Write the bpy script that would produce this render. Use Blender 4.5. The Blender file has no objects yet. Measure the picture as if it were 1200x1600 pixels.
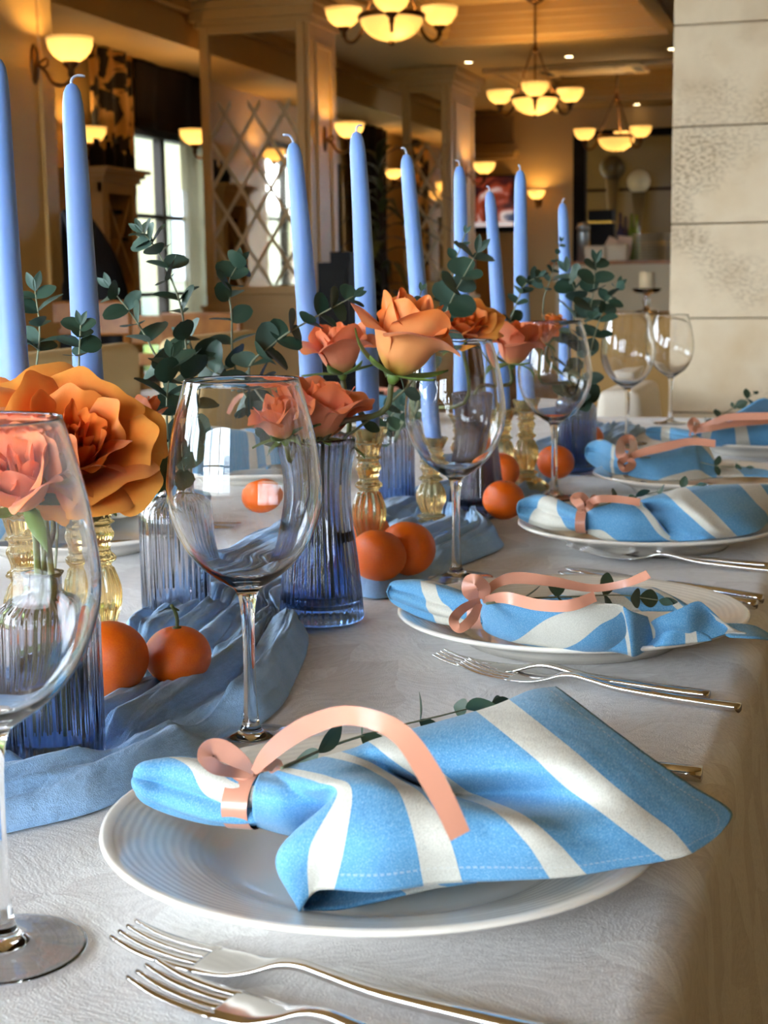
import bpy, bmesh, math, random
from mathutils import Vector, Matrix
import numpy as np
random.seed(7)
SC = bpy.context.scene
COL = SC.collection
PI = math.pi

# ------------------------------------------------------------------ camera
FPX = 2400.0                       # focal length in pixels of the 1200x1600 frame
YAW, PITCH, ROLL = math.radians(17.0), math.radians(8.76), math.radians(0.8)
TZ = 0.75                          # table top
CAM = Vector((0.0, 0.0, TZ + 0.285))
_f = Vector((-math.sin(YAW) * math.cos(PITCH), math.cos(YAW) * math.cos(PITCH), -math.sin(PITCH)))
_r = Vector((math.cos(YAW), math.sin(YAW), 0))
_u = _r.cross(_f)
RGT = _r * math.cos(ROLL) - _u * math.sin(ROLL)
UP = _u * math.cos(ROLL) + _r * math.sin(ROLL)
FWD = _f
cam_d = bpy.data.cameras.new('camera')
cam = bpy.data.objects.new('camera', cam_d); COL.objects.link(cam)
cam.matrix_world = Matrix(((RGT.x, UP.x, -FWD.x, CAM.x), (RGT.y, UP.y, -FWD.y, CAM.y), (RGT.z, UP.z, -FWD.z, CAM.z), (0, 0, 0, 1)))
cam_d.sensor_fit = 'VERTICAL'; cam_d.sensor_height = 36.0; cam_d.sensor_width = 27.0
cam_d.lens = FPX / 1600 * 36
cam_d.clip_start = 0.02; cam_d.clip_end = 100
cam_d.dof.use_dof = True; cam_d.dof.focus_distance = 0.95; cam_d.dof.aperture_fstop = 20
SC.camera = cam

def ray(px, py):
    return RGT * ((px - 600) / FPX) + UP * ((800 - py) / FPX) + FWD
def P(px, py, z=0.0):
    """the place seen at a pixel, z metres above the table top"""
    d = ray(px, py); k = (TZ + z - CAM.z) / d.z
    return CAM + d * k
def D(px, py, depth):
    return CAM + ray(px, py) * depth
def PX(px, py, X):
    d = ray(px, py); return CAM + d * ((X - CAM.x) / d.x)
def PY(px, py, Y):
    d = ray(px, py); return CAM + d * ((Y - CAM.y) / d.y)

# ------------------------------------------------------------------ sky, exposure, renderer
SKY_STRENGTH = 20.0
EXPOSURE = 0.26
w = bpy.data.worlds.new('sky'); SC.world = w; w.use_nodes = True
bg = w.node_tree.nodes['Background']
bg.inputs[0].default_value = (0.76, 0.88, 1.0, 1); bg.inputs[1].default_value = SKY_STRENGTH
SC.view_settings.view_transform = 'Standard'; SC.view_settings.look = 'None'
SC.view_settings.gamma = 1.0; SC.view_settings.use_curve_mapping = False
SC.view_settings.exposure = EXPOSURE
cy = SC.cycles
cy.use_denoising = True
cy.max_bounces = 12; cy.transmission_bounces = 10; cy.transparent_max_bounces = 16
cy.diffuse_bounces = 3; cy.glossy_bounces = 3
cy.use_adaptive_sampling = True; cy.adaptive_threshold = .2; cy.adaptive_min_samples = 16
cy.caustics_reflective = True; cy.caustics_refractive = True
cy.blur_glossy = 0.6; cy.sample_clamp_indirect = 8.0; cy.sample_clamp_direct = 0

# ------------------------------------------------------------------ helpers
def link(o, parent=None):
    COL.objects.link(o)
    if parent is not None: o.parent = parent
    return o
def tag(o, label=None, cat=None, group=None, kind=None):
    if label: o['label'] = label
    if cat: o['category'] = cat
    if group: o['group'] = group
    if kind: o['kind'] = kind
    return o
def empty(name, loc=(0, 0, 0), rz=0.0, label=None, cat=None, group=None, kind=None):
    o = bpy.data.objects.new(name, None); COL.objects.link(o)
    o.location = loc; o.rotation_euler = (0, 0, rz); o.empty_display_size = 0.02
    return tag(o, label, cat, group, kind)
def mesh(name, V, F, mat=None, parent=None, smooth=True, loc=None, attrs=None, local=True):
    """ONE mesh object. With a parent the vertices are in the parent's own space (local) or in world space."""
    if parent is not None and not local:
        iv = basis(parent).inverted(); V = [iv @ Vector(v) for v in V]
    me = bpy.data.meshes.new(name); me.from_pydata([tuple(v) for v in V], [], F); me.update()
    if smooth: me.polygons.foreach_set('use_smooth', [True] * len(me.polygons))
    for k, vals in (attrs or {}).items():
        a = me.attributes.new(k, 'FLOAT', 'POINT'); a.data.foreach_set('value', list(vals))
    if mat: me.materials.append(mat)
    o = bpy.data.objects.new(name, me); link(o, parent)
    if loc is not None: o.location = loc
    return o
def basis(o):
    m = Matrix.LocRotScale(o.location, o.rotation_euler, o.scale)
    return basis(o.parent) @ m if o.parent else m
def inst(src, parent=None, loc=(0, 0, 0), rot=(0, 0, 0), scale=(1, 1, 1), mat=None):
    o = bpy.data.objects.new(src.name.split('.')[0], src.data); link(o, parent)
    o.location = loc; o.rotation_euler = rot; o.scale = scale
    return o
def copy_tree(o, parent=None):
    c = o.copy(); COL.objects.link(c); c.parent = parent
    for ch in o.children: copy_tree(ch, c)
    return c
def solid(o, t, off=-1, rim=True):
    m = o.modifiers.new('thickness', 'SOLIDIFY'); m.thickness = t; m.offset = off; m.use_rim = rim; return o
def subd(o, n=1):
    m = o.modifiers.new('smooth', 'SUBSURF'); m.levels = n; m.render_levels = n; return o
def bev(o, w_, n=2):
    m = o.modifiers.new('bevel', 'BEVEL'); m.width = w_; m.segments = n; m.limit_method = 'ANGLE'; return o

class MB:
    """collects shapes for one mesh"""
    def __init__(s): s.V = []; s.F = []
    def add(s, V, F):
        n = len(s.V); s.V += [Vector(v) for v in V]; s.F += [[i + n for i in f] for f in F]; return s
    def box(s, a, b):
        x0, y0, z0 = a; x1, y1, z1 = b
        return s.add([(x0, y0, z0), (x1, y0, z0), (x1, y1, z0), (x0, y1, z0), (x0, y0, z1), (x1, y0, z1), (x1, y1, z1), (x0, y1, z1)],
                     [[0, 3, 2, 1], [4, 5, 6, 7], [0, 1, 5, 4], [1, 2, 6, 5], [2, 3, 7, 6], [3, 0, 4, 7]])
    def lathe(s, prof, n=32, c=(0, 0, 0), cap=True, flute=0, famp=None):
        V = []; F = []; m = len(prof)
        for i, (r, z) in enumerate(prof):
            for k in range(n):
                a = 2 * PI * k / n; rr = r
                if flute and famp: rr = r + famp[i] * math.cos(a * flute)
                V.append((c[0] + rr * math.cos(a), c[1] + rr * math.sin(a), c[2] + z))
        for i in range(m - 1):
            for k in range(n):
                k2 = (k + 1) % n
                F.append([i * n + k, i * n + k2, (i + 1) * n + k2, (i + 1) * n + k])
        if cap:
            if prof[0][0] > 1e-6: F.append(list(range(n - 1, -1, -1)))
            if prof[-1][0] > 1e-6: F.append([(m - 1) * n + k for k in range(n)])
        return s.add(V, F)
    def tube(s, pts, rad, n=8, cap=True, flat=1.0):
        pts = [Vector(p) for p in pts]; V = []; F = []
        if not hasattr(rad, '__len__'): rad = [rad] * len(pts)
        ref = Vector((0, 0, 1))
        t0 = (pts[1] - pts[0]).normalized()
        if abs(t0.dot(ref)) > .9: ref = Vector((1, 0, 0))
        nrm = (ref - t0 * ref.dot(t0)).normalized()
        for i, p in enumerate(pts):
            t = (pts[min(i + 1, len(pts) - 1)] - pts[max(i - 1, 0)])
            t = t.normalized() if t.length > 1e-9 else t0
            nrm = (nrm - t * nrm.dot(t)); nrm = nrm.normalized() if nrm.length > 1e-6 else t.orthogonal().normalized()
            b = t.cross(nrm)
            for k in range(n):
                a = 2 * PI * k / n
                V.append(p + nrm * (math.cos(a) * rad[i] * flat) + b * (math.sin(a) * rad[i]))
        for i in range(len(pts) - 1):
            for k in range(n):
                k2 = (k + 1) % n
                F.append([i * n + k, i * n + k2, (i + 1) * n + k2, (i + 1) * n + k])
        if cap:
            F.append(list(range(n - 1, -1, -1))); F.append([(len(pts) - 1) * n + k for k in range(n)])
        return s.add(V, F)
    def build(s, name, mat=None, parent=None, smooth=True, loc=None, local=True):
        return mesh(name, s.V, s.F, mat, parent, smooth, loc, local=local)

def crom(pts, n):
    """n samples on a Catmull-Rom curve through tuples of any length"""
    A = np.array(pts, float); m = len(A); out = []
    for j in range(n):
        t = j / (n - 1) * (m - 1); i = min(int(t), m - 2); f = t - i
        p1, p2 = A[i], A[i + 1]
        p0 = A[i - 1] if i > 0 else 2 * p1 - p2
        p3 = A[i + 2] if i + 2 < m else 2 * p2 - p1
        out.append(.5 * ((2 * p1) + (-p0 + p2) * f + (2 * p0 - 5 * p1 + 4 * p2 - p3) * f * f + (-p0 + 3 * p1 - 3 * p2 + p3) * f ** 3))
    return out
def patch(ctrl, nu, nv):
    """smooth grid through a control grid ctrl[col][row] of tuples; returns nu*nv rows of numbers"""
    cols = [crom(c, nv) for c in ctrl]
    rows = [crom([c[j] for c in cols], nu) for j in range(nv)]
    return [[rows[j][i] for j in range(nv)] for i in range(nu)]
def gridfaces(nu, nv):
    return [[i * nv + j, (i + 1) * nv + j, (i + 1) * nv + j + 1, i * nv + j + 1] for i in range(nu - 1) for j in range(nv - 1)]

# ------------------------------------------------------------------ materials
_M = {}
def srgb(r, g, b):
    f = lambda c: (c / 255 / 12.92) if c / 255 <= .04045 else ((c / 255 + .055) / 1.055) ** 2.4
    return (f(r), f(g), f(b))
def pbr(name, col, rough=.5, metal=0., trans=0., ior=1.5, bump=None, vary=None, sss=0., sheen=0., coat=0., emit=None, spec=None):
    """bump = (scale, strength[, distance]); vary = (scale, colour2, lo, hi)"""
    if name in _M: return _M[name]
    m = bpy.data.materials.new(name); m.use_nodes = True; nt = m.node_tree; b = nt.nodes['Principled BSDF']
    I = b.inputs
    I['Base Color'].default_value = (*col, 1); I['Roughness'].default_value = rough; I['Metallic'].default_value = metal
    I['IOR'].default_value = ior; I['Transmission Weight'].default_value = trans
    if sss:
        I['Subsurface Weight'].default_value = sss; I['Subsurface Radius'].default_value = (.01, .006, .004); I['Subsurface Scale'].default_value = 1.0
    if sheen: I['Sheen Weight'].default_value = sheen
    if coat: I['Coat Weight'].default_value = coat
    if spec is not None: I['Specular IOR Level'].default_value = spec
    if emit: I['Emission Color'].default_value = (*emit[0], 1); I['Emission Strength'].default_value = emit[1]
    tc = nt.nodes.new('ShaderNodeTexCoord')
    if vary:
        n = nt.nodes.new('ShaderNodeTexNoise'); n.inputs['Scale'].default_value = vary[0]; n.inputs['Detail'].default_value = 5
        nt.links.new(tc.outputs['Object'], n.inputs['Vector'])
        r = nt.nodes.new('ShaderNodeValToRGB'); r.color_ramp.elements[0].position = vary[2]; r.color_ramp.elements[1].position = vary[3]
        r.color_ramp.elements[0].color = (*col, 1); r.color_ramp.elements[1].color = (*vary[1], 1)
        nt.links.new(n.outputs['Fac'], r.inputs['Fac']); nt.links.new(r.outputs['Color'], I['Base Color'])
    if bump:
        n = nt.nodes.new('ShaderNodeTexNoise'); n.inputs['Scale'].default_value = bump[0]; n.inputs['Detail'].default_value = 4
        nt.links.new(tc.outputs['Object'], n.inputs['Vector'])
        bp = nt.nodes.new('ShaderNodeBump'); bp.inputs['Strength'].default_value = bump[1]
        bp.inputs['Distance'].default_value = bump[2] if len(bump) > 2 else .002
        nt.links.new(n.outputs['Fac'], bp.inputs['Height']); nt.links.new(bp.outputs['Normal'], I['Normal'])
    _M[name] = m
    return m
class NT:
    """small node-graph helper for the few richer materials"""
    def __init__(s, name):
        s.m = bpy.data.materials.new(name); s.m.use_nodes = True; s.t = s.m.node_tree
        s.b = s.t.nodes['Principled BSDF']; s.out = s.t.nodes['Material Output']
    def n(s, kind, **kw):
        o = s.t.nodes.new('ShaderNode' + kind)
        for k, v in kw.items():
            if k in o.inputs: 
                if isinstance(v, bpy.types.NodeSocket): s.t.links.new(v, o.inputs[k])
                else: o.inputs[k].default_value = v
            else: setattr(o, k, v)
        return o
    def l(s, a, b_): s.t.links.new(a, b_)
    def math(s, op, a, b_=None, c=None):
        o = s.t.nodes.new('ShaderNodeMath'); o.operation = op
        for i, v in enumerate((a, b_, c)):
            if v is None: continue
            if isinstance(v, (int, float)): o.inputs[i].default_value = v
            else: s.t.links.new(v, o.inputs[i])
        return o.outputs[0]
    def ramp(s, fac, stops, interp='LINEAR'):
        r = s.t.nodes.new('ShaderNodeValToRGB'); r.color_ramp.interpolation = interp
        e = r.color_ramp.elements
        while len(e) < len(stops): e.new(.5)
        for i, (p, c) in enumerate(stops): e[i].position = p; e[i].color = (*c, 1) if len(c) == 3 else c
        s.t.links.new(fac, r.inputs['Fac']); return r.outputs['Color']
    def bump(s, h, strength, dist, normal=None):
        o = s.t.nodes.new('ShaderNodeBump'); o.inputs['Strength'].default_value = strength; o.inputs['Distance'].default_value = dist
        s.t.links.new(h, o.inputs['Height'])
        if normal is not None: s.t.links.new(normal, o.inputs['Normal'])
        return o.outputs['Normal']

GLASS = pbr('clear glass', (1, 1, 1), .0, trans=1., ior=1.48)
WATER = pbr('water', (.93, .97, 1), .0, trans=1., ior=1.33)
STEEL = pbr('polished steel', (.72, .70, .68), .12, 1.)
BRONZE = pbr('aged bronze', srgb(96, 66, 34), .38, .9)
CREAM = pbr('cream paint', srgb(190, 152, 88), .45)
CREAM_W = pbr('cream ceiling paint', srgb(200, 164, 104), .6)
WAX = pbr('blue candle wax', srgb(122, 158, 218), .42, sss=.35)
WICK = pbr('cotton wick', srgb(190, 200, 225), .8)
CHINA = pbr('white china', srgb(238, 234, 226), .12, coat=.4)
BLACK = pbr('black lacquer', (.006, .005, .005), .6, spec=.2)
DARKW = pbr('dark wood', srgb(36, 21, 12), .6, spec=.25)
WOOD = pbr('honey wood', srgb(168, 108, 48), .4, vary=(14, srgb(140, 84, 34), .35, .65))
STEM_G = pbr('rose stem', srgb(92, 104, 48), .5, vary=(20, srgb(90, 66, 44), .4, .7))
SATIN = pbr('peach satin', srgb(218, 150, 122), .26, sheen=.15, bump=(700, .1, .0002), spec=.7)
CLOTH_W = pbr('plain cream cloth', srgb(226, 206, 170), .8, bump=(300, .2))
def thin_glass():
    g = NT('window pane'); tr = g.n('BsdfTransparent'); gl = g.n('BsdfGlossy', Roughness=.02); fr = g.n('Fresnel', IOR=1.4)
    mx = g.n('MixShader'); ge = g.n('NewGeometry'); g.l(g.math('MULTIPLY', fr.outputs[0], g.math('SUBTRACT', 1.0, ge.outputs['Backfacing'])), mx.inputs[0]); g.l(tr.outputs[0], mx.inputs[1]); g.l(gl.outputs[0], mx.inputs[2])
    g.l(mx.outputs[0], g.out.inputs['Surface']); return g.m
PANE = thin_glass()
def sheer():
    g = NT('sheer curtain'); tr = g.n('BsdfTransparent'); di = g.n('BsdfTranslucent', Color=(.20, .18, .12, 1)); d2 = g.n('BsdfDiffuse', Color=(.5, .44, .3, 1))
    m1 = g.n('MixShader', Fac=.35); g.l(di.outputs[0], m1.inputs[1]); g.l(d2.outputs[0], m1.inputs[2])
    m2 = g.n('MixShader', Fac=.72); g.l(tr.outputs[0], m2.inputs[1]); g.l(m1.outputs[0], m2.inputs[2])
    g.l(m2.outputs[0], g.out.inputs['Surface']); return g.m
SHEER = sheer()
def lampshade():
    g = NT('alabaster lamp glass'); tl = g.n('BsdfTranslucent', Color=(.62, .52, .34, 1)); di = g.n('BsdfDiffuse', Color=(.5, .42, .28, 1))
    em = g.n('Emission', Color=(1, .58, .18, 1), Strength=.26)
    m1 = g.n('MixShader', Fac=.3); g.l(tl.outputs[0], m1.inputs[1]); g.l(di.outputs[0], m1.inputs[2])
    ad = g.n('AddShader'); g.l(m1.outputs[0], ad.inputs[0]); g.l(em.outputs[0], ad.inputs[1])
    g.l(ad.outputs[0], g.out.inputs['Surface']); return g.m
SHADE = lampshade()
LAMPCOL = (1.0, .66, .28)
# ================================================================== THE ROOM
XL, XR, YB, YF = -4.4, 3.5, -2.8, 15.6     # left, right, behind the camera, bar wall
ZC, ZT, ZS = 2.65, 2.86, 2.40              # ceiling, raised tray, soffit over the windows
def struct(o): return tag(o, kind='structure')
def floor_mat():
    g = NT('brown floor tile'); tc = g.n('TexCoord'); br = g.n('TexBrick', Scale=1.6, **{'Mortar Size': .012})
    g.l(tc.outputs['Object'], br.inputs['Vector'])
    br.inputs['Color1'].default_value = (*srgb(112, 84, 58), 1); br.inputs['Color2'].default_value = (*srgb(98, 72, 50), 1); br.inputs['Mortar'].default_value = (*srgb(60, 46, 34), 1)
    g.l(br.outputs['Color'], g.b.inputs['Base Color']); g.b.inputs['Roughness'].default_value = .3; return g.m
struct(MB().box((XL - .2, YB - .2, -.1), (XR + .2, 18, 0)).build('floor', floor_mat(), smooth=False))
struct(MB().box((-40, -40, -.4), (40, 45, -.2)).build('ground', pbr('pale paving outside', srgb(112, 110, 98), .8, vary=(.6, srgb(96, 98, 84), .4, .6)), smooth=False))

# ceiling with two raised trays
TRAYS = [(-2.78, -1.30, 4.6, 10.75), (-2.78, -1.30, 12.45, 14.7)]
mb = MB()
xs = [XL - .2, -2.78, -1.30, XR + .2]; ys = [YB - .2, 4.6, 10.75, 12.45, 14.7, 18]
for i in range(3):
    for j in range(5):
        if i == 1 and j in (1, 3): continue
        mb.box((xs[i], ys[j], ZC), (xs[i + 1], ys[j + 1], ZC + .4))
ceil = struct(mb.build('ceiling', CREAM_W, smooth=False))
for x0, x1, y0, y1 in TRAYS:
    MB().box((x0 - .01, y0 - .01, ZT), (x1 + .01, y1 + .01, ZT + .05)).build('tray_panel', CREAM_W, ceil, False)
    for k, (off, z0, z1) in enumerate(((-.05, ZC - .035, ZC + .006), (.012, ZC + .006, ZC + .05), (.03, ZC + .05, ZC + .10), (.06, ZC + .10, ZC + .145), (.10, ZC + .145, ZT + .002))):
        m2 = MB(); a = .12
        for bx in (((x0 - a, y0 - a), (x1 + a, y0 + off)), ((x0 - a, y1 - off), (x1 + a, y1 + a)), ((x0 - a, y0 + off), (x0 + off, y1 - off)), ((x1 - off, y0 + off), (x1 + a, y1 - off))):
            m2.box((*bx[0], z0), (*bx[1], z1))
        m2.build('crown_moulding', CREAM, ceil, False)
struct(MB().box((XL, YB, ZS), (-3.86, YF, ZC + .01)).build('trim_1', CREAM_W, smooth=False))       # boxed-in beam above the windows
struct(MB().box((-3.86, YB, ZC - .06), (-3.80, YF, ZC + .01)).build('trim_2', CREAM, smooth=False))

# left wall and its windows
WINS = [(-2.3, .95, .35, 2.38), (1.35, 4.1, .35, 2.38), (4.5, 6.1, .35, 2.1), (PX(204, 300, XL).y, PX(204, 300, XL).y + 2.3, .35, 2.02), (12.4, 13.3, .5, 2.02)]
mb = MB(); y = YB - .2
for a, b, z0, z1 in WINS:
    mb.box((XL - .2, y, 0), (XL, a, ZC)); mb.box((XL - .2, a, 0), (XL, b, z0)); mb.box((XL - .2, a, z1), (XL, b, ZC)); y = b
mb.box((XL - .2, y, 0), (XL, 18, ZC))
struct(mb.build('wall_left', CREAM, smooth=False))
FRAME_D = pbr('dark window frame', srgb(40, 33, 26), .6, spec=.25)
nwin = [0]
def window(a, b, z0, z1, plane, pos, ny, nz, mat=FRAME_D, deep=.05):
    """window in a wall: plane 'X' (spans y) or 'Y' (spans x); ny x nz panes"""
    nwin[0] += 1
    root = struct(empty('window_%d' % nwin[0]))
    def bx(u0, u1, v0, v1, d0, d1):
        return ((pos + d0, u0, v0), (pos + d1, u1, v1)) if plane == 'X' else ((u0, pos + d0, v0), (u1, pos + d1, v1))
    t = .07
    mb = MB()
    for q in ((a, a + t, z0, z1), (b - t, b, z0, z1), (a + t, b - t, z0, z0 + t), (a + t, b - t, z1 - t, z1)):
        mb.box(*bx(*q, -deep, deep))
    mb.build('window_frame', mat, root, False)
    w_ = (b - a - 2 * t) / ny; h_ = (z1 - z0 - 2 * t) / nz
    for i in range(1, ny):
        u = a + t + i * w_; MB().box(*bx(u - .03, u + .03, z0 + t, z1 - t, -.03, .03)).build('mullion', mat, root, False)
    for j in range(1, nz):
        v = z0 + t + j * h_; MB().box(*bx(a + t, b - t, v - .014, v + .014, -.02, .02)).build('glazing_bar', mat, root, False)
    for i in range(ny):
        for j in range(nz):
            u = a + t + i * w_; v = z0 + t + j * h_
            MB().box(*bx(u + .002, u + w_ - .002, v + .002, v + h_ - .002, -.004, .004)).build('pane', PANE, root, False)
    # sky portal in the opening: tells the renderer where daylight enters
    ld = bpy.data.lights.new('daylight_portal', 'AREA'); ld.shape = 'RECTANGLE'; ld.size = b - a; ld.size_y = z1 - z0; ld.cycles.is_portal = True
    lo = bpy.data.objects.new('daylight_portal', ld); COL.objects.link(lo)
    if plane == 'X': lo.matrix_world = Matrix.Translation((pos + (.0 if pos < 0 else 0), (a + b) / 2, (z0 + z1) / 2)) @ Matrix(((0, 0, -1, 0), (1, 0, 0, 0), (0, 1, 0, 0), (0, 0, 0, 1)))
    else: lo.matrix_world = Matrix.Translation(((a + b) / 2, pos, (z0 + z1) / 2)) @ Matrix(((1, 0, 0, 0), (0, 0, -1, 0), (0, 1, 0, 0), (0, 0, 0, 1)))
    return root
window(*WINS[0], 'X', XL - .08, 3, 2); window(*WINS[1], 'X', XL - .08, 3, 2)
window(*WINS[2], 'X', XL - .08, 3, 3); window(*WINS[3], 'X', XL - .08, 4, 3); window(*WINS[4], 'X', XL - .08, 1, 3)
# wall behind the camera, with a wide window
BW = (-3.7, -.2, .5, 2.45)
mb = MB().box((XL, YB - .2, 0), (BW[0], YB, ZC)).box((BW[1], YB - .2, 0), (XR, YB, ZC)).box((BW[0], YB - .2, 0), (BW[1], YB, BW[2])).box((BW[0], YB - .2, BW[3]), (BW[1], YB, ZC))
struct(mb.build('wall_back', CREAM, smooth=False))
window(*BW, 'Y', YB - .08, 3, 2)
struct(MB().box((XR, YB, 0), (XR + .2, 18, ZC)).build('wall_right', CREAM, smooth=False))

# bar wall with its opening
OX0 = PY(896, 300, YF).x; OZ0, OZ1 = PY(960, 408, YF).z, PY(960, 203, YF).z
mb = MB().box((XL, YF, 0), (OX0, YF + .2, ZC)).box((OX0, YF, OZ1), (XR, YF + .2, ZC)).box((OX0, YF, 0), (XR, YF + .2, OZ0 - .04)).box((.6, YF, OZ0 - .04), (XR, YF + .2, OZ1))
struct(mb.build('wall_front', CREAM, smooth=False))
MB().box((OX0, YF - .03, OZ0), (OX0 + .12, YF + .1, OZ1)).box((OX0 + .12, YF - .03, OZ1 - .07), (.6, YF + .1, OZ1)).build('trim_3', pbr('dark opening frame', srgb(20, 14, 10), .7, spec=.15), None, False)
struct(bpy.data.objects['trim_3'])
kback = MB().box((OX0 - .6, 17.6, 0), (.8, 17.75, ZC)).build('wall_kitchen', pbr('grey green kitchen wall', srgb(118, 108, 80), .4), None, False); struct(kback)
MB().box((OX0 - .6, 17.57, 1.93), (.8, 17.6, 1.96)).build('ledge', DARKW, kback, False)
MB().box((OX0 - .6, 17.55, OZ0 + .18), (.8, 17.6, OZ0 + .24)).build('ledge', CREAM, kback, False)

# stone wall to the right
def stone_mat():
    g = NT('pale limestone'); tc = g.n('TexCoord'); geo = g.n('ObjectInfo')
    add = g.n('VectorMath', operation='ADD'); g.l(tc.outputs['Object'], add.inputs[0])
    n1 = g.n('TexNoise', Scale=3.2, Detail=5.); n2 = g.n('TexNoise', Scale=75., Detail=6., Roughness=.72); n3 = g.n('TexNoise', Scale=5., Detail=5.)
    mp = g.n('Mapping'); mp.inputs['Scale'].default_value = (1, 1, 2.0); g.l(tc.outputs['Object'], mp.inputs['Vector'])
    for n in (n1, n3): g.l(tc.outputs['Object'], n.inputs['Vector'])
    g.l(mp.outputs[0], n2.inputs['Vector'])
    col = g.ramp(n3.outputs['Fac'], [(.3, srgb(208, 184, 150)), (.5, srgb(226, 206, 174)), (.7, srgb(214, 188, 150))])
    pit = g.ramp(n2.outputs['Fac'], [(.40, (0, 0, 0)), (.50, (1, 1, 1))])
    msk = g.ramp(n1.outputs['Fac'], [(.50, (0, 0, 0)), (.66, (1, 1, 1))])
    inv = g.n('Invert'); g.l(pit, inv.inputs['Color'])
    dep = g.math('MULTIPLY', inv.outputs[0], msk)
    mx = g.n('MixRGB', blend_type='MULTIPLY'); g.l(g.math('MULTIPLY', dep, .6), mx.inputs['Fac']); g.l(col, mx.inputs['Color1']); mx.inputs['Color2'].default_value = (*srgb(150, 122, 88), 1)
    g.l(mx.outputs[0], g.b.inputs['Base Color']); g.b.inputs['Roughness'].default_value = .75
    h = g.math('ADD', g.math('MULTIPLY', dep, -1.0), g.math('MULTIPLY', n3.outputs['Fac'], .4))
    g.l(g.bump(h, .6, .004), g.b.inputs['Normal']); return g.m
STONE = stone_mat()
SY = 4.2
sw = struct(empty('wall_stone', (0, SY, 0)))
ex = PY(1048.5, 350, SY).x
mb = MB().box((ex + .004, .02, 0), (XR, .5, ZC)).build('core', pbr('stone joint', srgb(120, 100, 74), .9), sw, False)
zj = [0] + [PY(1075, p, SY).z for p in (645, 497.5, 350, 198, 39)]
zj += [zj[-1] + (zj[-1] - zj[-2]), ZC]
for i in range(len(zj) - 1):
    xs_ = [ex, ex + 1.25 + (.3 if i % 2 else 0), XR]
    for j in range(2):
        b_ = MB().box((xs_[j] + (.0 if j == 0 else .0025), 0, zj[i] + .0014), (xs_[j + 1] - .0014, .5, zj[i + 1] - .0014)).build('stone_block', STONE, sw, False)
        bev(b_, .003, 2)

# columns with mirrored fronts
MIRROR = pbr('old mirror', (.80, .74, .62), .03, 1.)
LEADS = pbr('lattice strip', srgb(206, 186, 146), .4)
def pillar(n, x0, x1, y0, y1, zb=.98, zt=2.46, lat=2.06, cell=.19):
    root = struct(empty('pillar', ((x0 + x1) / 2, y0, 0)))
    W = x1 - x0; h = W / 2; dp = y1 - y0
    MB().box((-h, 0, 0), (h, dp, ZC)).build('shaft', CREAM, root, False)
    for k, (o, z0, z1) in enumerate(((.02, 2.50, 2.54), (.045, 2.54, 2.60), (.075, 2.60, 2.645))):
        MB().box((-h - o, -o, z0), (h + o, dp + o, z1)).build('crown_moulding', CREAM, root, False)
    for o, z0, z1 in ((.03, 0, .14), (.018, .80, .84), (.03, .84, .865)):
        MB().box((-h - o, -o, z0), (h + o, dp + o, z1)).build('base_moulding', CREAM, root, False)
    m = .07   # mirror and its frame
    MB().box((-h + m, -.012, zb), (h - m, -.002, zt)).build('mirror', MIRROR, root, False)
    fr = MB()
    for a, b in (((-h + .02, zb - .05), (-h + m, zt + .05)), ((h - m, zb - .05), (h - .02, zt + .05)), ((-h + m, zb - .05), (h - m, zb)), ((-h + m, zt), (h - m, zt + .05))):
        fr.box((a[0], -.03, a[1]), (b[0], .0, b[1]))
    bev(fr.build('mirror_frame', CREAM, root, False), .006)
    L, R_ = -h + m, h - m; ww = R_ - L; slope = 1.55
    # crossing strips, each clipped to the mirror
    for sgn in (1, -1):
        k = -int(ww * slope / (cell * slope)) - 2
        while True:
            zs = zb + k * cell * 1.0 * slope
            if zs > lat: break
            pts = []
            za, zb_ = (zs, zs + ww * slope) if sgn > 0 else (zs + ww * slope, zs)
            # param along x
            t0, t1 = 0.0, 1.0
            for lim, keep_above in ((zb, True), (lat, False)):
                if abs(zb_ - za) > 1e-9:
                    tt = (lim - za) / (zb_ - za); up = zb_ > za
                    if keep_above == up: t0 = max(t0, tt)
                    else: t1 = min(t1, tt)
            if t1 - t0 > .03:
                for o in (-.011, .011):
                    A = Vector((L + ww * t0, -.016, za + (zb_ - za) * t0 + o)); B = Vector((L + ww * t1, -.016, za + (zb_ - za) * t1 + o))
                    MB().tube([A, B], .0045, 4).build('lattice_strip', LEADS, root, False)
            k += 1
    # panels on the room side
    for z0, z1 in ((.2, .74), (.98, 2.40)):
        fr = MB(); t = .022; a0, a1 = .1, dp - .1
        for q in ((a0, a1, z0, z0 + t), (a0, a1, z1 - t, z1), (a0, a0 + t, z0 + t, z1 - t), (a1 - t, a1, z0 + t, z1 - t)):
            fr.box((h - .002, q[0], q[2]), (h + .014, q[1], q[3]))
        fr.build('panel_moulding', CREAM, root, False)
    return root
XC = -3.1
c0b = PX(92, 300, XC).y
c1a, c1b = PX(487, 300, XC).y, PX(528, 300, XC).y
c2a, c2b = PX(705, 300, XC).y, PX(742, 300, XC).y
pillar(0, -3.8, XC, c0b - .62, c0b)
pillar(1, PY(318, 300, c1a).x, XC, c1a, c1b)
pillar(2, PY(630, 300, c2a).x, XC, c2a, c2b)
pillar(3, -3.8, XC, .95, 1.35)

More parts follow.
